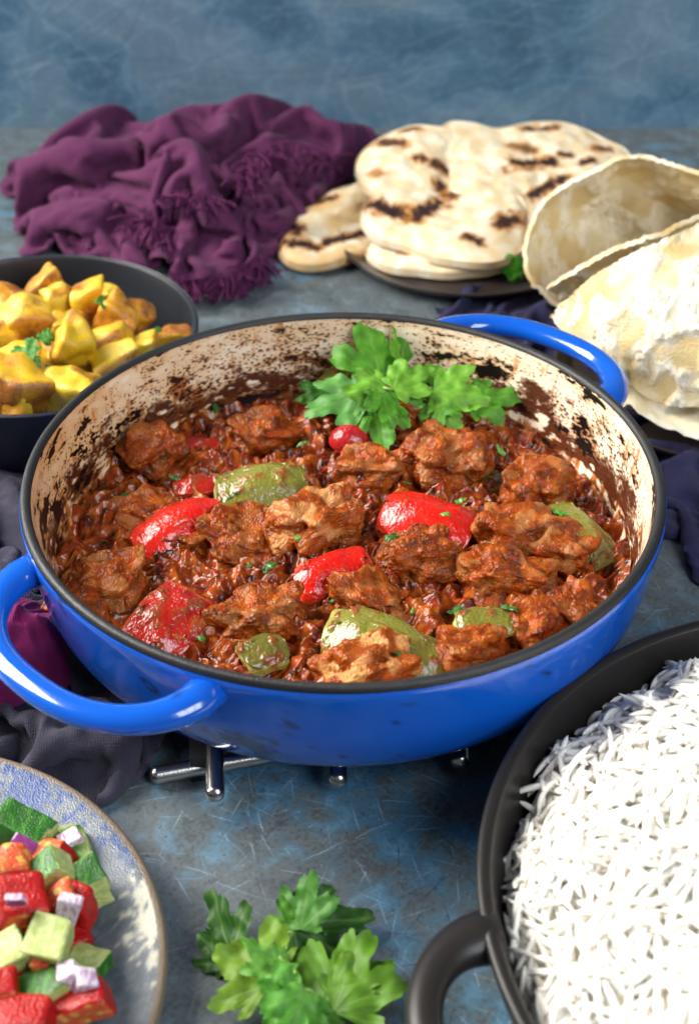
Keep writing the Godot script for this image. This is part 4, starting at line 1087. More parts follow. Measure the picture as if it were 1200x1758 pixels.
func make_salad() -> void:
	var o := base("salad_plate", Vector3(-0.1892, 0, 0.2310))
	tag(o, "mottled blue and cream stoneware plate holding the chopped salad", "plate")
	var n1 := noise(81, 38.0, FastNoiseLite.TYPE_SIMPLEX_SMOOTH, 4)
	var n2 := noise(82, 130.0, FastNoiseLite.TYPE_SIMPLEX_SMOOTH, 3)
	var n3 := noise(83, 520.0, FastNoiseLite.TYPE_SIMPLEX_SMOOTH, 2)
	var prof := [Vector2(0.0005, 0.005), Vector2(0.075, 0.005), Vector2(0.084, 0.0062), Vector2(0.095, 0.0105), Vector2(0.112, 0.0150), Vector2(0.1205, 0.0168), Vector2(0.1226, 0.0160), Vector2(0.1222, 0.0142), Vector2(0.112, 0.0105), Vector2(0.085, 0.001), Vector2(0.075, 0.0), Vector2(0.0005, 0.0)]
	var cream_at := Vector3(-0.0748, 0.0160, 0.1972)
	var blue_at := Vector3(-0.1325, 0.0120, 0.1316)
	var blue2 := Vector3(-0.0852, 0.0150, 0.1603)
	put("dish", lathe(smooth_profile(prof, 110), 420, func(_a, b, p):
		var q: Vector3 = p + Vector3(-0.1892, 0, 0.2310)
		var s := n1.get_noise_3dv(q)
		var t := n2.get_noise_3dv(q)
		var f := n3.get_noise_3dv(q)
		var c := lin(0.075, 0.095, 0.115).lerp(lin(0.145, 0.165, 0.185), smoothstep(-0.3, 0.4, s + t * 0.4))
		c = c.lerp(lin(0.085, 0.09, 0.085), smoothstep(0.0, 0.35, s * 0.5 + t + (0.75 if p.length() < 0.088 else 0.0) - 0.30) * 0.85)
		c = c.lerp(lin(0.58, 0.55, 0.42), smoothstep(0.5, 0.68, 1.0 * exp(-pow((q.x - cream_at.x) / 0.012, 2) - pow((q.z - cream_at.z) / 0.028, 2)) + t * 0.7 + s * 0.2))
		c = c.lerp(lin(0.015, 0.05, 0.18), smoothstep(0.52, 0.66, 0.9 * exp(-q.distance_squared_to(blue_at) / 0.0007) + 0.75 * exp(-q.distance_squared_to(blue2) / 0.0003) + t * 0.75))
		c = c.lerp(lin(0.26, 0.29, 0.32), smoothstep(0.1, 0.5, f) * 0.3)
		if p.length() > 0.1203: c = c.lerp(lin(0.16, 0.12, 0.08), smoothstep(0.1203, 0.1212, p.length() + f * 0.0004))
		return c if b < 0.62 else lin(0.03, 0.028, 0.028)), M.glaze, o)
	var seedn := noise(84, 260.0, FastNoiseLite.TYPE_SIMPLEX_SMOOTH, 2)
	var stripe := noise(85, 200.0)
	var cucumber := func(skin: Array) -> Callable:
		return func(k: int, p: Vector3, _d: Vector3) -> Color:
			var t := seedn.get_noise_3dv(p)
			if k in skin: return lin(0.020, 0.110, 0.008).lerp(lin(0.06, 0.23, 0.02), smoothstep(0.0, 0.7, stripe.get_noise_3d(p.x * 2.0, p.y * 0.4, p.z * 0.4)))
			return lin(0.34, 0.42, 0.10).lerp(lin(0.47, 0.52, 0.20), smoothstep(-0.4, 0.4, t))
	var pips := noise(86, 230.0, FastNoiseLite.TYPE_CELLULAR)
	var tomato := func(cutface: Array) -> Callable:
		return func(k: int, p: Vector3, _d: Vector3) -> Color:
			var t := seedn.get_noise_3dv(p * 0.7)
			var pip := grain(pips, p)
			if k in cutface: return lin(0.66, 0.40, 0.08) if pip > 0.86 and t > -0.1 else lin(0.58, 0.085, 0.030).lerp(lin(0.62, 0.19, 0.05), smoothstep(-0.1, 0.6, t))
			return lin(0.36, 0.010, 0.008) * (1.0 + 0.2 * t)
	var onion := func(skin: Array) -> Callable:
		return func(k: int, p: Vector3, _d: Vector3) -> Color:
			var t := stripe.get_noise_3d(p.x * 3.0, p.y, p.z)
			if k in skin: return lin(0.30, 0.05, 0.24)
			return lin(0.68, 0.60, 0.64).lerp(lin(0.42, 0.16, 0.36), smoothstep(0.0, 0.5, t) * 0.8)
	# kind, place, size in mm, turn, coloured faces (0/1 across x, 2/3 up and down, 4/5 along z)
	var bits := [
		["cucumber", Vector3(-0.1306, 0.0240, 0.1636), Vector3(26, 13, 15), Vector3(0, -25, -12), [2, 4, 1], "long cucumber piece, glossy green side up, at the back of the salad"],
		["cucumber", Vector3(-0.1138, 0.0320, 0.1922), Vector3(15, 13, 14), Vector3(0, 25, 28), [2, 3], "ridged dark green cucumber piece between the carrot coloured tomato and the onion"],
		["cucumber", Vector3(-0.1009, 0.0220, 0.1905), Vector3(17, 20, 15), Vector3(8, 35, 6), [0, 2], "tall pale cucumber wedge leaning at the right edge of the salad"],
		["cucumber", Vector3(-0.1089, 0.0360, 0.2289), Vector3(18, 17, 17), Vector3(12, -20, -6), [1], "cucumber cube with green skin on one flank, in the middle of the salad"],
		["cucumber", Vector3(-0.1228, 0.0320, 0.2316), Vector3(18, 14, 14), Vector3(10, 20, 25), [3, 0], "rounded cucumber piece with skin below, at the frame edge"],
		["cucumber", Vector3(-0.1086, 0.0260, 0.2438), Vector3(24, 16, 18), Vector3(0, 30, 18), [2, 0], "large cucumber piece showing mostly green skin, near the front"],
		["cucumber", Vector3(-0.0966, 0.0180, 0.2250), Vector3(15, 9, 14), Vector3(0, -20, 0), [0], "small flat cucumber slice behind the pale onion cluster"],
		["cucumber", Vector3(-0.1406, 0.0150, 0.1540), Vector3(20, 12, 18), Vector3(0, 30, 0), [2], "bright green cucumber skin piece under the long one"],
		["tomato", Vector3(-0.1293, 0.0320, 0.1893), Vector3(17, 19, 14), Vector3(15, 10, 0), [4, 0, 1, 2], "round cut orange red tomato face at the left edge of the salad"],
		["tomato", Vector3(-0.1174, 0.0220, 0.1763), Vector3(19, 14, 14), Vector3(0, -15, 15), [4, 2], "tomato chunk with pulp showing, below the lone onion piece"],
		["tomato", Vector3(-0.1214, 0.0380, 0.2127), Vector3(22, 18, 18), Vector3(12, 15, -10), [4], "shiny red tomato chunk above the cucumber cube"],
		["tomato", Vector3(-0.1068, 0.0340, 0.2084), Vector3(12, 14, 12), Vector3(0, 20, 10), [0, 1, 2, 4], "orange tomato pulp piece beside the tall onion"],
		["tomato", Vector3(-0.1018, 0.0270, 0.2047), Vector3(14, 18, 14), Vector3(5, -20, 0), [5], "deep red tomato skin curving round the tall onion piece"],
		["tomato", Vector3(-0.0953, 0.0260, 0.2471), Vector3(26, 16, 17), Vector3(5, 20, 14), [4, 1], "large glossy tomato wedge at the front right of the salad"],
		["tomato", Vector3(-0.1234, 0.0300, 0.2467), Vector3(14, 18, 14), Vector3(0, 20, 0), [4], "tomato corner cut by the frame edge near the front"],
		["tomato", Vector3(-0.1148, 0.0300, 0.2583), Vector3(26, 14, 18), Vector3(0, 0, 8), [5], "red tomato piece at the bottom frame edge"],
		["tomato", Vector3(-0.1038, 0.0180, 0.2133), Vector3(16, 12, 14), Vector3(0, 20, 0), [3], "dark red tomato piece in the shade of the tall cucumber wedge"],
		["tomato", Vector3(-0.1189, 0.0200, 0.2291), Vector3(24, 16, 20), Vector3(0, 40, 0), [3], "red tomato piece deep under the cucumber cube"],
		["tomato", Vector3(-0.1274, 0.0220, 0.2104), Vector3(26, 18, 20), Vector3(0, 20, 0), [3], "red tomato piece low under the shiny chunk"],
		["tomato", Vector3(-0.1106, 0.0340, 0.2362), Vector3(7, 6, 6), Vector3(0, 0, 0), [0, 1, 2, 4], "tiny orange pulp bit under the cucumber cube"],
		["onion", Vector3(-0.1104, 0.0200, 0.1657), Vector3(9, 9, 7), Vector3(10, 25, 20), [3], "lone white onion dice with purple underside, apart on the plate rim"],
		["onion", Vector3(-0.1023, 0.0400, 0.2165), Vector3(9, 18, 7), Vector3(5, -10, -8), [1], "tall white onion piece with purple edge, standing in the salad"],
		["onion", Vector3(-0.0984, 0.0340, 0.2434), Vector3(9, 13, 8), Vector3(5, 15, 12), [1], "purple edged onion piece on the large tomato wedge, nearer the cucumber cube"],
		["onion", Vector3(-0.0932, 0.0340, 0.2454), Vector3(9, 12, 8), Vector3(5, 15, -12), [0], "pale onion piece resting on the large tomato wedge, at its outer end"],
		["onion", Vector3(-0.1276, 0.0280, 0.1754), Vector3(12, 5, 6), Vector3(0, -20, -25), [2, 4], "thin purple onion sliver below the long cucumber"],
		["onion", Vector3(-0.1202, 0.0500, 0.2206), Vector3(8, 9, 3), Vector3(30, 10, 10), [4], "small translucent purple onion flake on the shiny tomato chunk"],
		["cucumber", Vector3(-0.1261, 0.0140, 0.1839), Vector3(60, 14, 40), Vector3(0, 20, 0), [2], "cucumber slice buried at the bottom of the salad heap"],
	]
	for q in bits:
		var size: Vector3 = q[2] / 1000.0 * 0.9
		var pl := box_planes(size, 0.17)
		if q[0] == "tomato": pl.append([Vector3(rng.randf_range(-1, 1), rng.randf_range(-0.5, 1), rng.randf_range(-1, 1)).normalized(), (size.x + size.y + size.z) / 6.0 * rng.randf_range(0.95, 1.2)])
		var sharp := 24.0
		var fn: Callable
		var mt: Material = M.wet
		if q[0] == "tomato":
			sharp = 7.0
			fn = tomato.call(q[4])
			mt = M.tomato
		elif q[0] == "onion":
			size *= 0.9
			sharp = 14.0
			fn = onion.call(q[4])
		else:
			fn = cucumber.call(q[4])
		chunk_of(q[0] + "_piece", q[1], size, q[3], sharp, 4, mt, fn, pl, 0.06, q[5], q[0], "pieces of the chopped salad")

func rice_height(x: float, z: float) -> float:   # the heap, about the middle of its pan
	var r := Vector2(x, z).length()
	var n: float = N.heap.get_noise_2d(x, z)
	return 0.032 + 0.050 * pow(maxf(0.0, 1.0 - pow(r / 0.150, 2.4)), 0.75) + 0.009 * n

func make_rice() -> void:
	N.heap = noise(91, 22.0, FastNoiseLite.TYPE_SIMPLEX_SMOOTH, 2)
	var c := Vector3(0.2122, 0, 0.2208)
	var o := base("serving_pan", c)
	tag(o, "black iron pan with a loop handle, heaped with white rice", "pan")
	var prof := [Vector2(0.0005, 0.006), Vector2(0.120, 0.006), Vector2(0.133, 0.009), Vector2(0.145, 0.022), Vector2(0.1525, 0.040), Vector2(0.1560, 0.0525), Vector2(0.1575, 0.0550), Vector2(0.1605, 0.0556), Vector2(0.1622, 0.0535), Vector2(0.1605, 0.045), Vector2(0.154, 0.025), Vector2(0.142, 0.006), Vector2(0.13, 0.0005), Vector2(0.0005, 0.0005)]
	put("bowl", lathe(smooth_profile(prof, 90), 260), M.black_pan, o)
	var path := []
	var radii := []
	for k in 45:
		var t := k / 44.0 * 2.0 - 1.0
		var swell := pow(maxf(0.0, 1.0 - pow(absf(t), 2.6)), 0.62)
		var a := deg_to_rad(155.0) + t * deg_to_rad(20.0)
		path.append(Vector3(cos(a) * (0.157 + 0.037 * swell), 0.047 + 0.004 * swell, sin(a) * (0.157 + 0.037 * swell)))
		radii.append(0.0066 * (1.0 + 0.7 * pow(absf(t), 6.0)))
	put("handle", tube(path, radii, 20, Vector3.UP, 0.8), M.black_pan, o)
	var heap := base("rice_heap", c)
	tag(heap, "mound of loose long grain white rice filling the black pan", "rice")
	put("rice_bed", grid(90, 60, func(a, b):
		var r: float = b * 0.148
		var x: float = cos(a * TAU) * r
		var z: float = sin(a * TAU) * r
		return Vector3(x, rice_height(x, z) - 0.0022, z), null, true), M.rice, heap)
	var kinds := []
	for k in 4:
		var bend: float = [0.0003, 0.0012, 0.0022, -0.0009][k]
		var pts := []
		var rr := []
		for j in 9:
			var t := j / 8.0 * 2.0 - 1.0
			pts.append(Vector3(t * 0.0086, bend * (1.0 - t * t) + (0.0004 * sin(t * 4.0) if k == 3 else 0.0), 0))
			rr.append(0.00128 * pow(maxf(0.02, 1.0 - pow(absf(t), 3.2)), 0.55))
		kinds.append(tube(pts, rr, 7))
	var r := RandomNumberGenerator.new()
	r.seed = 77
	var near := []
	var rest := [[], [], [], []]
	var eye := Vector3(0.003, 0.5064, 0.5923) - c
	for k in 5600:
		var q := sqrt(r.randf()) * 0.1505
		var a := r.randf_range(0, TAU)
		var x := cos(a) * q
		var z := sin(a) * q
		if x > 0.10: continue
		var e := 0.004
		var n := Vector3(rice_height(x - e, z) - rice_height(x + e, z), 2.0 * e, rice_height(x, z - e) - rice_height(x, z + e)).normalized()
		var t := Vector3(r.randf_range(-1, 1), r.randf_range(-0.35, 0.35), r.randf_range(-1, 1)).normalized()
		t = (t - n * (n.dot(t) - r.randf_range(-0.32, 0.38))).normalized()
		var y := (n + Vector3(r.randf_range(-0.7, 0.7), r.randf_range(-0.7, 0.7), r.randf_range(-0.7, 0.7))).normalized()
		y = (y - t * y.dot(t)).normalized()
		var s := r.randf_range(0.9, 1.5)
		var up := r.randf_range(-0.0030, 0.0034)
		var at := Vector3(x, maxf(rice_height(x, z), 0.012) + up, z)
		var tr := Transform3D(Basis(t * s, y * r.randf_range(0.9, 1.15), t.cross(y) * r.randf_range(0.9, 1.15)), at)
		var v := r.randi() % 4
		if up > 0.0009 and q < 0.149 and x < 0.02 and x > -0.16 and near.size() < 300 and k % 2 == 0: near.append([tr, v])
		else: rest[v].append(tr)
	for g in near:
		put("rice_grain", kinds[g[1]], M.rice, heap, g[0].origin, g[0].basis)
	for v in 4:
		var mm := MultiMesh.new()
		mm.transform_format = MultiMesh.TRANSFORM_3D
		mm.mesh = kinds[v]
		mm.instance_count = rest[v].size()
		for k in rest[v].size(): mm.set_instance_transform(k, rest[v][k])
		var m := MultiMeshInstance3D.new()
		m.name = numbered("rice_grains", heap)
		m.multimesh = mm
		m.material_override = M.rice
		m.set_meta("kind", "stuff")
		heap.add_child(m)

func crumpled(points: Array, w: int, h: int, slack: float, dome: Callable, s: int, rounds: int, seed_height: float, freq: float) -> Array:   # rows of points: a loose sheet pushed together over a low heap and let settle
	var e := outline(points)
	var c: Vector2 = e[0]
	var n1 := noise(s, freq, FastNoiseLite.TYPE_SIMPLEX_SMOOTH, 1)
	var n2 := noise(s + 1, freq * 2.2, FastNoiseLite.TYPE_SIMPLEX_SMOOTH, 1)
	var p := PackedVector3Array()
	var q := PackedVector3Array()
	for j in h + 1:
		for i in w + 1:
			var a := Vector2(float(i) / w * 2.0 - 1.0, float(j) / h * 2.0 - 1.0)
			var d := Vector2(a.x * sqrt(1.0 - a.y * a.y / 2.0), a.y * sqrt(1.0 - a.x * a.x / 2.0))
			var r: float = e[1].call(d.angle()) * d.length()
			var g := c + Vector2.from_angle(d.angle()) * r
			g += Vector2(n1.get_noise_2d(g.x + 7.0, g.y), n1.get_noise_2d(g.x, g.y + 7.0)) * 0.014
			var fold := 1.0 - 2.0 * absf(n1.get_noise_2d(g.x, g.y)) + 0.5 * n2.get_noise_2d(g.x, g.y)
			p.append(Vector3(g.x, dome.call(g.x, g.y, d.length()) + seed_height * maxf(fold, 0.0) * (1.0 - pow(d.length(), 4.0)) + 0.003, g.y))
	q = p.duplicate()
	var links := []   # first, second, length, stiffness
	var row := w + 1
	var su := 0.0
	var sv := 0.0
	for j in h + 1:
		for i in w: su += p[j * row + i].distance_to(p[j * row + i + 1]) / ((h + 1) * w)
	for j in h:
		for i in w + 1: sv += p[j * row + i].distance_to(p[(j + 1) * row + i]) / ((w + 1) * h)
	su *= slack
	sv *= slack
	var la := PackedInt32Array()
	var lb := PackedInt32Array()
	var ll := PackedFloat32Array()
	var lk := PackedFloat32Array()
	for j in h + 1:
		for i in w + 1:
			for o in [[1, 0, 0.5], [0, 1, 0.5], [1, 1, 0.22], [1, -1, 0.22], [3, 0, 0.10], [0, 3, 0.10]]:
				var x: int = i + o[0]
				var y: int = j + o[1]
				if x > w or y > h or y < 0: continue
				la.append(j * row + i)
				lb.append(y * row + x)
				ll.append(Vector2(o[0] * su, o[1] * sv).length())
				lk.append(o[2])
	for step in rounds:
		for k in p.size():
			var v := (p[k] - q[k]) * 0.86
			q[k] = p[k]
			p[k] += v + Vector3(0, -0.00012, 0)
		for k in la.size():
			var a := la[k]
			var b := lb[k]
			var d := p[b] - p[a]
			var l := d.length()
			var f := d * ((l - ll[k]) / maxf(l, 1e-6) * lk[k])
			p[a] += f
			p[b] -= f
		for k in p.size():
			var t := p[k]
			var low: float = maxf(0.0015, dome.call(t.x, t.z, Vector2(t.x - c.x, t.z - c.y).length() / maxf(0.01, e[1].call(Vector2(t.x - c.x, t.z - c.y).angle()))))
			if t.y < low:
				q[k] = q[k].lerp(Vector3(t.x, low, t.z), 0.7)
				p[k] = Vector3(lerpf(t.x, q[k].x, 0.5), low, lerpf(t.z, q[k].z, 0.5))
	var rows := []
	for j in h + 1:
		var r := []
		for i in w + 1: r.append(p[j * row + i])
		rows.append(r)
	return rows

func finer(rows: Array, k: int) -> Array:   # the same sheet through k times as many points
	var across := []
	for r in rows: across.append(spline(r, (r.size() - 1) * k))
	var n: int = across[0].size()
	var cols := []
	for i in n:
		var col := []
		for r in across: col.append(r[i])
		cols.append(spline(col, (rows.size() - 1) * k))
	return cols

func sheet_mesh(cols: Array, cf: Callable) -> ArrayMesh:
	var nu: int = cols.size() - 1
	var nv: int = cols[0].size() - 1
	return grid(nu, nv, func(a, b): return cols[int(round(a * nu))][int(round(b * nv))], cf)

# ---------------------------------------------------------------- cloths
func cloth(called: String, points: Array, top: Callable, ridges: Array, folds: Array, s: int, material: Material, dark: Color, light: Color, res: Vector2i) -> MeshInstance3D:
	var e := outline(points)
	var c: Vector2 = e[0]
	var nt := res.x
	var radii := []
	for k in nt + 1: radii.append(e[1].call(float(k) / nt * TAU))
	var warp := noise(s, 9.0, FastNoiseLite.TYPE_SIMPLEX_SMOOTH, 2)
	var n1 := noise(s + 1, folds[0])
	var n2 := noise(s + 2, folds[0] * 2.7, FastNoiseLite.TYPE_SIMPLEX_SMOOTH, 2)
	var hem := noise(s + 3, 28.0, FastNoiseLite.TYPE_SIMPLEX_SMOOTH, 2)
	var lines := []
	for r in ridges:
		var pts: Array = r[0]
		for k in pts.size() - 1:
			lines.append([Vector2(pts[k].x, pts[k].z), Vector2(pts[k + 1].x, pts[k + 1].z), r[1], r[2], r[2] if r.size() < 4 else r[2] * r[3], pts.size()])
	var by_ridge := []
	for r in ridges: by_ridge.append([r[0], r[1], r[2]])
	var turn: float = folds[3]
	var f := func(a: float, b: float) -> Vector3:
		var q := pow(b, 0.9)
		var r: float = radii[int(round(a * nt))] * (1.0 + 0.05 * hem.get_noise_2d(cos(a * TAU) * 0.12, sin(a * TAU) * 0.12)) * q
		var x := c.x + cos(a * TAU) * r
		var z := c.y + sin(a * TAU) * r
		var h: float = top.call(x, z, q)
		var mask := 1.0 - pow(q, 5.0)
		var wx := x + 0.030 * warp.get_noise_2d(x, z)
		var wz := z + 0.030 * warp.get_noise_2d(x + 5.0, z)
		var u := wx * cos(turn) + wz * sin(turn)
		var v := -wx * sin(turn) + wz * cos(turn)
		var fold := 1.0 - absf(n1.get_noise_2d(u * 0.55, v * 1.6)) * 2.6
		h += folds[1] * fold * mask + folds[2] * (1.0 - absf(n2.get_noise_2d(u * 0.8, v * 1.2)) * 2.4) * mask
		var lift := 0.0
		for g in by_ridge:
			var best := 1.0
			var pts: Array = g[0]
			for k in pts.size() - 1:
				best = minf(best, line_distance(Vector2(wx * 0.4 + x * 0.6, wz * 0.4 + z * 0.6), Vector2(pts[k].x, pts[k].z), Vector2(pts[k + 1].x, pts[k + 1].z)).x)
			var t: float = best / g[1]
			lift += g[2] * exp(-1.5 * (sqrt(t * t + 0.20) - 0.447))
		h += lift * minf(1.0, mask * 1.6)
		return Vector3(x, maxf(h, 0.0012), z)
	var cf := func(_a: float, _b: float, p: Vector3) -> Color:
		return dark.lerp(light, clampf(0.5 + 0.7 * n2.get_noise_2d(p.x * 2.0, p.z * 2.0), 0, 1))
	return put(called, grid(nt, res.y, f, cf, true), material)

func fringe(o: MeshInstance3D, lines: Array, count: int, length: float, s: int) -> void:
	var r := RandomNumberGenerator.new()
	r.seed = s
	var st := SurfaceTool.new()
	st.begin(Mesh.PRIMITIVE_TRIANGLES)
	for l in lines:
		for k in count:
			var t := r.randf()
			var p: Vector3 = (l[0] as Vector3).lerp(l[1], t) + Vector3(r.randf_range(-1, 1), r.randf_range(-0.4, 0.6), r.randf_range(-1, 1)) * 0.004
			var d: Vector3 = (l[2] as Vector3 + Vector3(r.randf_range(-0.7, 0.7), r.randf_range(-0.3, 0.4), r.randf_range(-0.5, 0.5))).normalized()
			var path := [p]
			for j in 6:
				d = (d + Vector3(r.randf_range(-0.5, 0.5), r.randf_range(-0.55, 0.2), r.randf_range(-0.5, 0.5))).normalized()
				p += d * length / 6.0 * r.randf_range(0.7, 1.2)
				p.y = maxf(p.y, 0.002)
				path.append(p)
			var m := tube(path, [0.0008, 0.0008, 0.0009, 0.0007, 0.0007, 0.0009, 0.0005], 5)
			st.append_from(m, 0, Transform3D())
	put("fringe", st.commit(), M.fringe, o)

func make_cloths() -> void:
	var dome := func(x: float, z: float, q: float) -> float:
		var side := smoothstep(-0.27, -0.16, x) * 0.45 + 0.55
		return 0.038 * side * pow(maxf(0.0, 1.0 - pow(minf(q, 1.0), 2.4)), 0.8) * (0.45 + 0.55 * smoothstep(-0.35, -0.47, z))
	var rows := crumpled([Vector3(-0.2276, 0.0000, -0.3914), Vector3(-0.2395, 0.0000, -0.4722), Vector3(-0.240, 0, -0.54), Vector3(-0.19, 0, -0.58), Vector3(-0.10, 0, -0.592), Vector3(-0.01, 0, -0.592), Vector3(0.035, 0, -0.575), Vector3(-0.0104, 0.0000, -0.5027), Vector3(-0.0375, 0.0000, -0.4382), Vector3(-0.0586, 0.0000, -0.3878), Vector3(-0.0648, 0.0000, -0.3492), Vector3(-0.0840, 0.0000, -0.3369), Vector3(-0.1065, 0.0000, -0.3467), Vector3(-0.1380, 0.0000, -0.3619), Vector3(-0.2010, 0.0000, -0.3791)],
		84, 70, 1.12, dome, 601, 26, 0.060, 6.4)
	var plum := noise(607, 60.0, FastNoiseLite.TYPE_SIMPLEX_SMOOTH, 2)
	var o := put("scarf", sheet_mesh(finer(rows, 3), func(_a, _b, p): return lin(0.088, 0.021, 0.063).lerp(lin(0.120, 0.033, 0.088), 0.5 + 0.5 * plum.get_noise_3dv(p))), M.purple)
	tag(o, "crumpled purple fringed scarf heaped beside the naan breads", "scarf")
	fringe(o, [[Vector3(-0.1264, 0.0620, -0.3419), Vector3(-0.0963, 0.0620, -0.3641), Vector3(0, 0.1, 0.8)], [Vector3(-0.1320, 0.0520, -0.3435), Vector3(-0.1123, 0.0450, -0.3338), Vector3(0.1, 0, 0.8)], [Vector3(-0.1127, 0.0650, -0.3532), Vector3(-0.0823, 0.0580, -0.3547), Vector3(0, 0, 0.8)], [Vector3(-0.1425, 0.0450, -0.3466), Vector3(-0.1289, 0.0500, -0.3494), Vector3(-0.2, 0, 0.8)],
		[Vector3(-0.0690, 0.0680, -0.4023), Vector3(-0.0377, 0.0680, -0.4269), Vector3(0.2, 0, 0.8)], [Vector3(-0.0385, 0.0600, -0.4455), Vector3(-0.0116, 0.0500, -0.4431), Vector3(0.2, 0, 0.8)], [Vector3(-0.0727, 0.0600, -0.3916), Vector3(-0.0614, 0.0600, -0.4058), Vector3(0.1, 0, 0.8)]], 26, 0.022, 611)
	fringe(o, [[Vector3(-0.0924, 0.0140, -0.3273), Vector3(-0.0675, 0.0140, -0.3355), Vector3(0, -0.2, 0.9)], [Vector3(-0.0714, 0.0140, -0.3355), Vector3(-0.0547, 0.0160, -0.3569), Vector3(0.3, -0.2, 0.7)], [Vector3(-0.1131, 0.0200, -0.3242), Vector3(-0.0980, 0.0120, -0.3229), Vector3(0, -0.2, 0.8)]], 46, 0.020, 612)
	var low := func(_x: float, _z: float, q: float) -> float: return 0.016 * pow(maxf(0.0, 1.0 - pow(minf(q, 1.0), 4.0)), 0.7)
	var slate := noise(627, 60.0, FastNoiseLite.TYPE_SIMPLEX_SMOOTH, 2)
	var left_rows := crumpled([Vector3(-0.0785, 0.0000, 0.0862), Vector3(-0.0888, 0.0000, 0.1027), Vector3(-0.1054, 0.0000, 0.1169), Vector3(-0.1292, 0.0000, 0.1134), Vector3(-0.1632, 0.0000, 0.1116), Vector3(-0.2122, 0.0000, 0.0806), Vector3(-0.2560, 0.0000, -0.0254), Vector3(-0.2633, 0.0000, -0.1303), Vector3(-0.2208, 0.0000, -0.1510), Vector3(-0.156, 0, -0.075), Vector3(-0.130, 0, 0.0), Vector3(-0.115, 0, 0.06)],
		64, 52, 1.10, low, 623, 22, 0.024, 13.0)
	var left := put("linen_cloth", sheet_mesh(finer(left_rows, 3), func(_a, _b, p): return lin(0.034, 0.032, 0.046).lerp(lin(0.060, 0.056, 0.080), 0.5 + 0.6 * slate.get_noise_3dv(p))), M.linen)
	tag(left, "wrinkled dark grey linen cloth tucked under the near handle of the blue braiser", "cloth")
	var scrap := cloth("napkin", [Vector3(-0.1551, 0.0300, 0.0435), Vector3(-0.1527, 0.0300, 0.0287), Vector3(-0.1423, 0.0300, 0.0330), Vector3(-0.1314, 0.0300, 0.0406), Vector3(-0.1223, 0.0300, 0.0698), Vector3(-0.1325, 0.0300, 0.0775), Vector3(-0.1480, 0.0300, 0.0871), Vector3(-0.1614, 0.0300, 0.0982), Vector3(-0.1794, 0.0300, 0.0737), Vector3(-0.1716, 0.0300, 0.0456)],
		func(_x: float, _z: float, q: float): return 0.020 + 0.022 * pow(maxf(0.0, 1.0 - pow(q, 6.0)), 0.6), [
			[[Vector3(-0.1463, 0.0500, 0.0744), Vector3(-0.1399, 0.0500, 0.0613), Vector3(-0.1247, 0.0500, 0.0677)], 0.006, 0.007],
			[[Vector3(-0.1399, 0.0500, 0.0613), Vector3(-0.1308, 0.0500, 0.0822), Vector3(-0.1261, 0.0500, 0.0991)], 0.004, 0.004],
		], [24.0, 0.004, 0.002, 1.6], 631, M.purple, lin(0.11, 0.008, 0.055), lin(0.15, 0.014, 0.075), Vector2i(160, 80))
	tag(scrap, "folded magenta napkin corner seen through the loop of the near blue handle", "napkin")
	var flat := func(_x: float, _z: float, q: float) -> float: return 0.003 * (1.0 - pow(minf(q, 1.0), 4.0))
	var right_rows := crumpled([Vector3(0.0714, 0.0000, -0.3011), Vector3(0.0815, 0.0000, -0.3271), Vector3(0.1137, 0.0000, -0.3369), Vector3(0.20, 0, -0.345), Vector3(0.33, 0, -0.33), Vector3(0.40, 0, -0.18), Vector3(0.36, 0, -0.02), Vector3(0.2069, 0.0000, -0.0068), Vector3(0.1863, 0.0000, -0.0151), Vector3(0.1803, 0.0000, -0.0675), Vector3(0.135, 0, -0.075), Vector3(0.09, 0, -0.17)],
		70, 56, 1.06, flat, 643, 22, 0.006, 16.0)
	var right := put("linen_cloth", sheet_mesh(finer(right_rows, 3), func(_a, _b, p): return lin(0.020, 0.020, 0.052).lerp(lin(0.036, 0.034, 0.080), 0.5 + 0.6 * slate.get_noise_3dv(p))), M.linen)
	tag(right, "dark navy linen cloth under the papadum plate beside the far handle", "cloth")

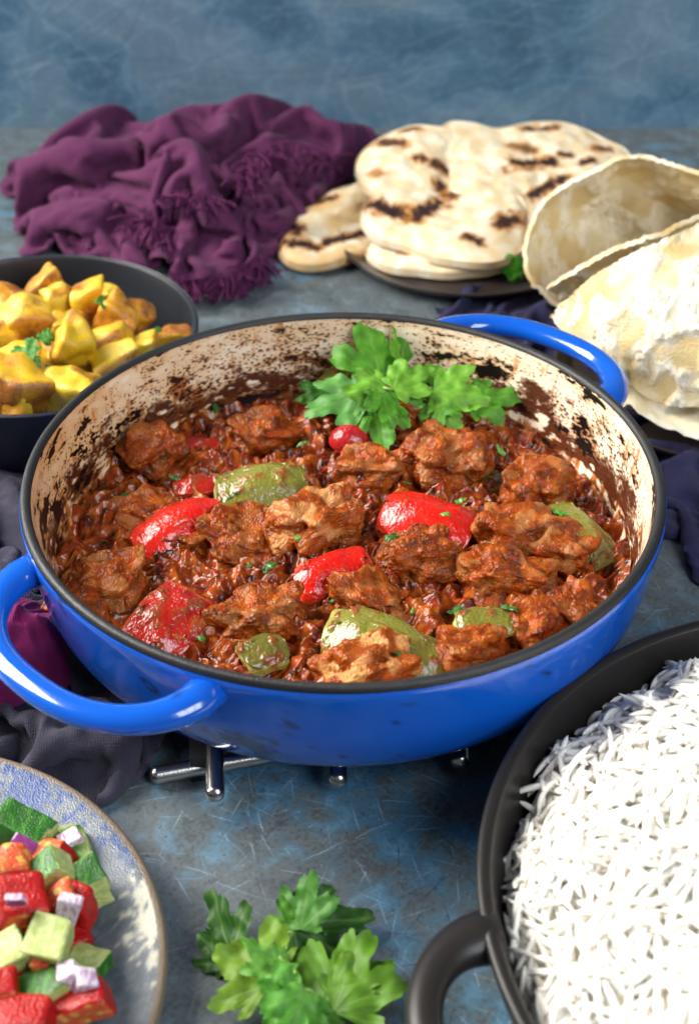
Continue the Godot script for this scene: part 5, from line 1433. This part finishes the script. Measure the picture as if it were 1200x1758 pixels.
# ---------------------------------------------------------------- the scene
func _ready() -> void:
	rng.seed = 7
	# camera
	var cam := Camera3D.new()
	cam.name = "camera"
	cam.position = Vector3(0.003, 0.5064, 0.5923)
	cam.rotation_degrees = Vector3(-36.73, 0, 0)
	add_child(cam)
	var lens := CameraAttributesPhysical.new()
	lens.frustum_focal_length = 36.17
	lens.frustum_near = 0.02
	lens.frustum_far = 20.0
	lens.frustum_focus_distance = 0.715
	lens.exposure_aperture = 5.8
	cam.attributes = lens
	# air and exposure
	var we := WorldEnvironment.new()
	we.name = "environment"
	var env := Environment.new()
	env.background_mode = Environment.BG_COLOR
	env.background_color = Color(0.33, 0.34, 0.37)
	env.tonemap_mode = Environment.TONE_MAPPER_LINEAR
	env.tonemap_exposure = 1.15
	env.sdfgi_enabled = true
	env.ssao_enabled = true
	env.ssil_enabled = true
	we.environment = env
	add_child(we)
	make_materials()
	M.brown_glaze = relief(plain(lin(0.030, 0.022, 0.020), 0.30), N.fine, 50.0, 0.01)
	# windows: a large one to the left and a little behind, a smaller one behind the camera at the right
	window(Vector3(-1.55, 1.15, -0.55), Vector3(0, 0.03, -0.02), 1.4, 1.4, 14.0, Color(1.0, 0.98, 0.95), "tall white framed window beyond the purple scarf side of the table", 2, 3)
	window(Vector3(1.0, 1.25, 1.15), Vector3(0, 0.05, 0), 0.9, 1.1, 3.2, Color(0.93, 0.96, 1.0), "white framed window behind the rice pan side of the table", 3, 2)
	# the setting
	var board := grid(2, 2, func(a, b): return Vector3((a - 0.5) * 2.048, 0, -0.6144 + b * 1.536))
	var t := put("table_board", board, M.board)
	tag(t, "scratched blue grey painted table board", "", "", "structure")
	M.board.uv1_scale = Vector3(2.0, 1.5, 1)
	M.board.uv1_offset = Vector3(0.5, 0, 0)
	var wall := BoxMesh.new()
	wall.size = Vector3(2.2, 0.7, 0.02)
	tag(put("backdrop", wall, M.backdrop, null, Vector3(0, 0.348, -0.6244)), "cloudy slate blue painted backdrop board", "", "", "structure")
	make_braiser()
	make_curry()
	make_trivet()
	make_breads()
	make_papadums()
	make_potatoes()
	make_salad()
	make_rice()
	make_cloths()
	coriander_on_curry()
	coriander_on_board()
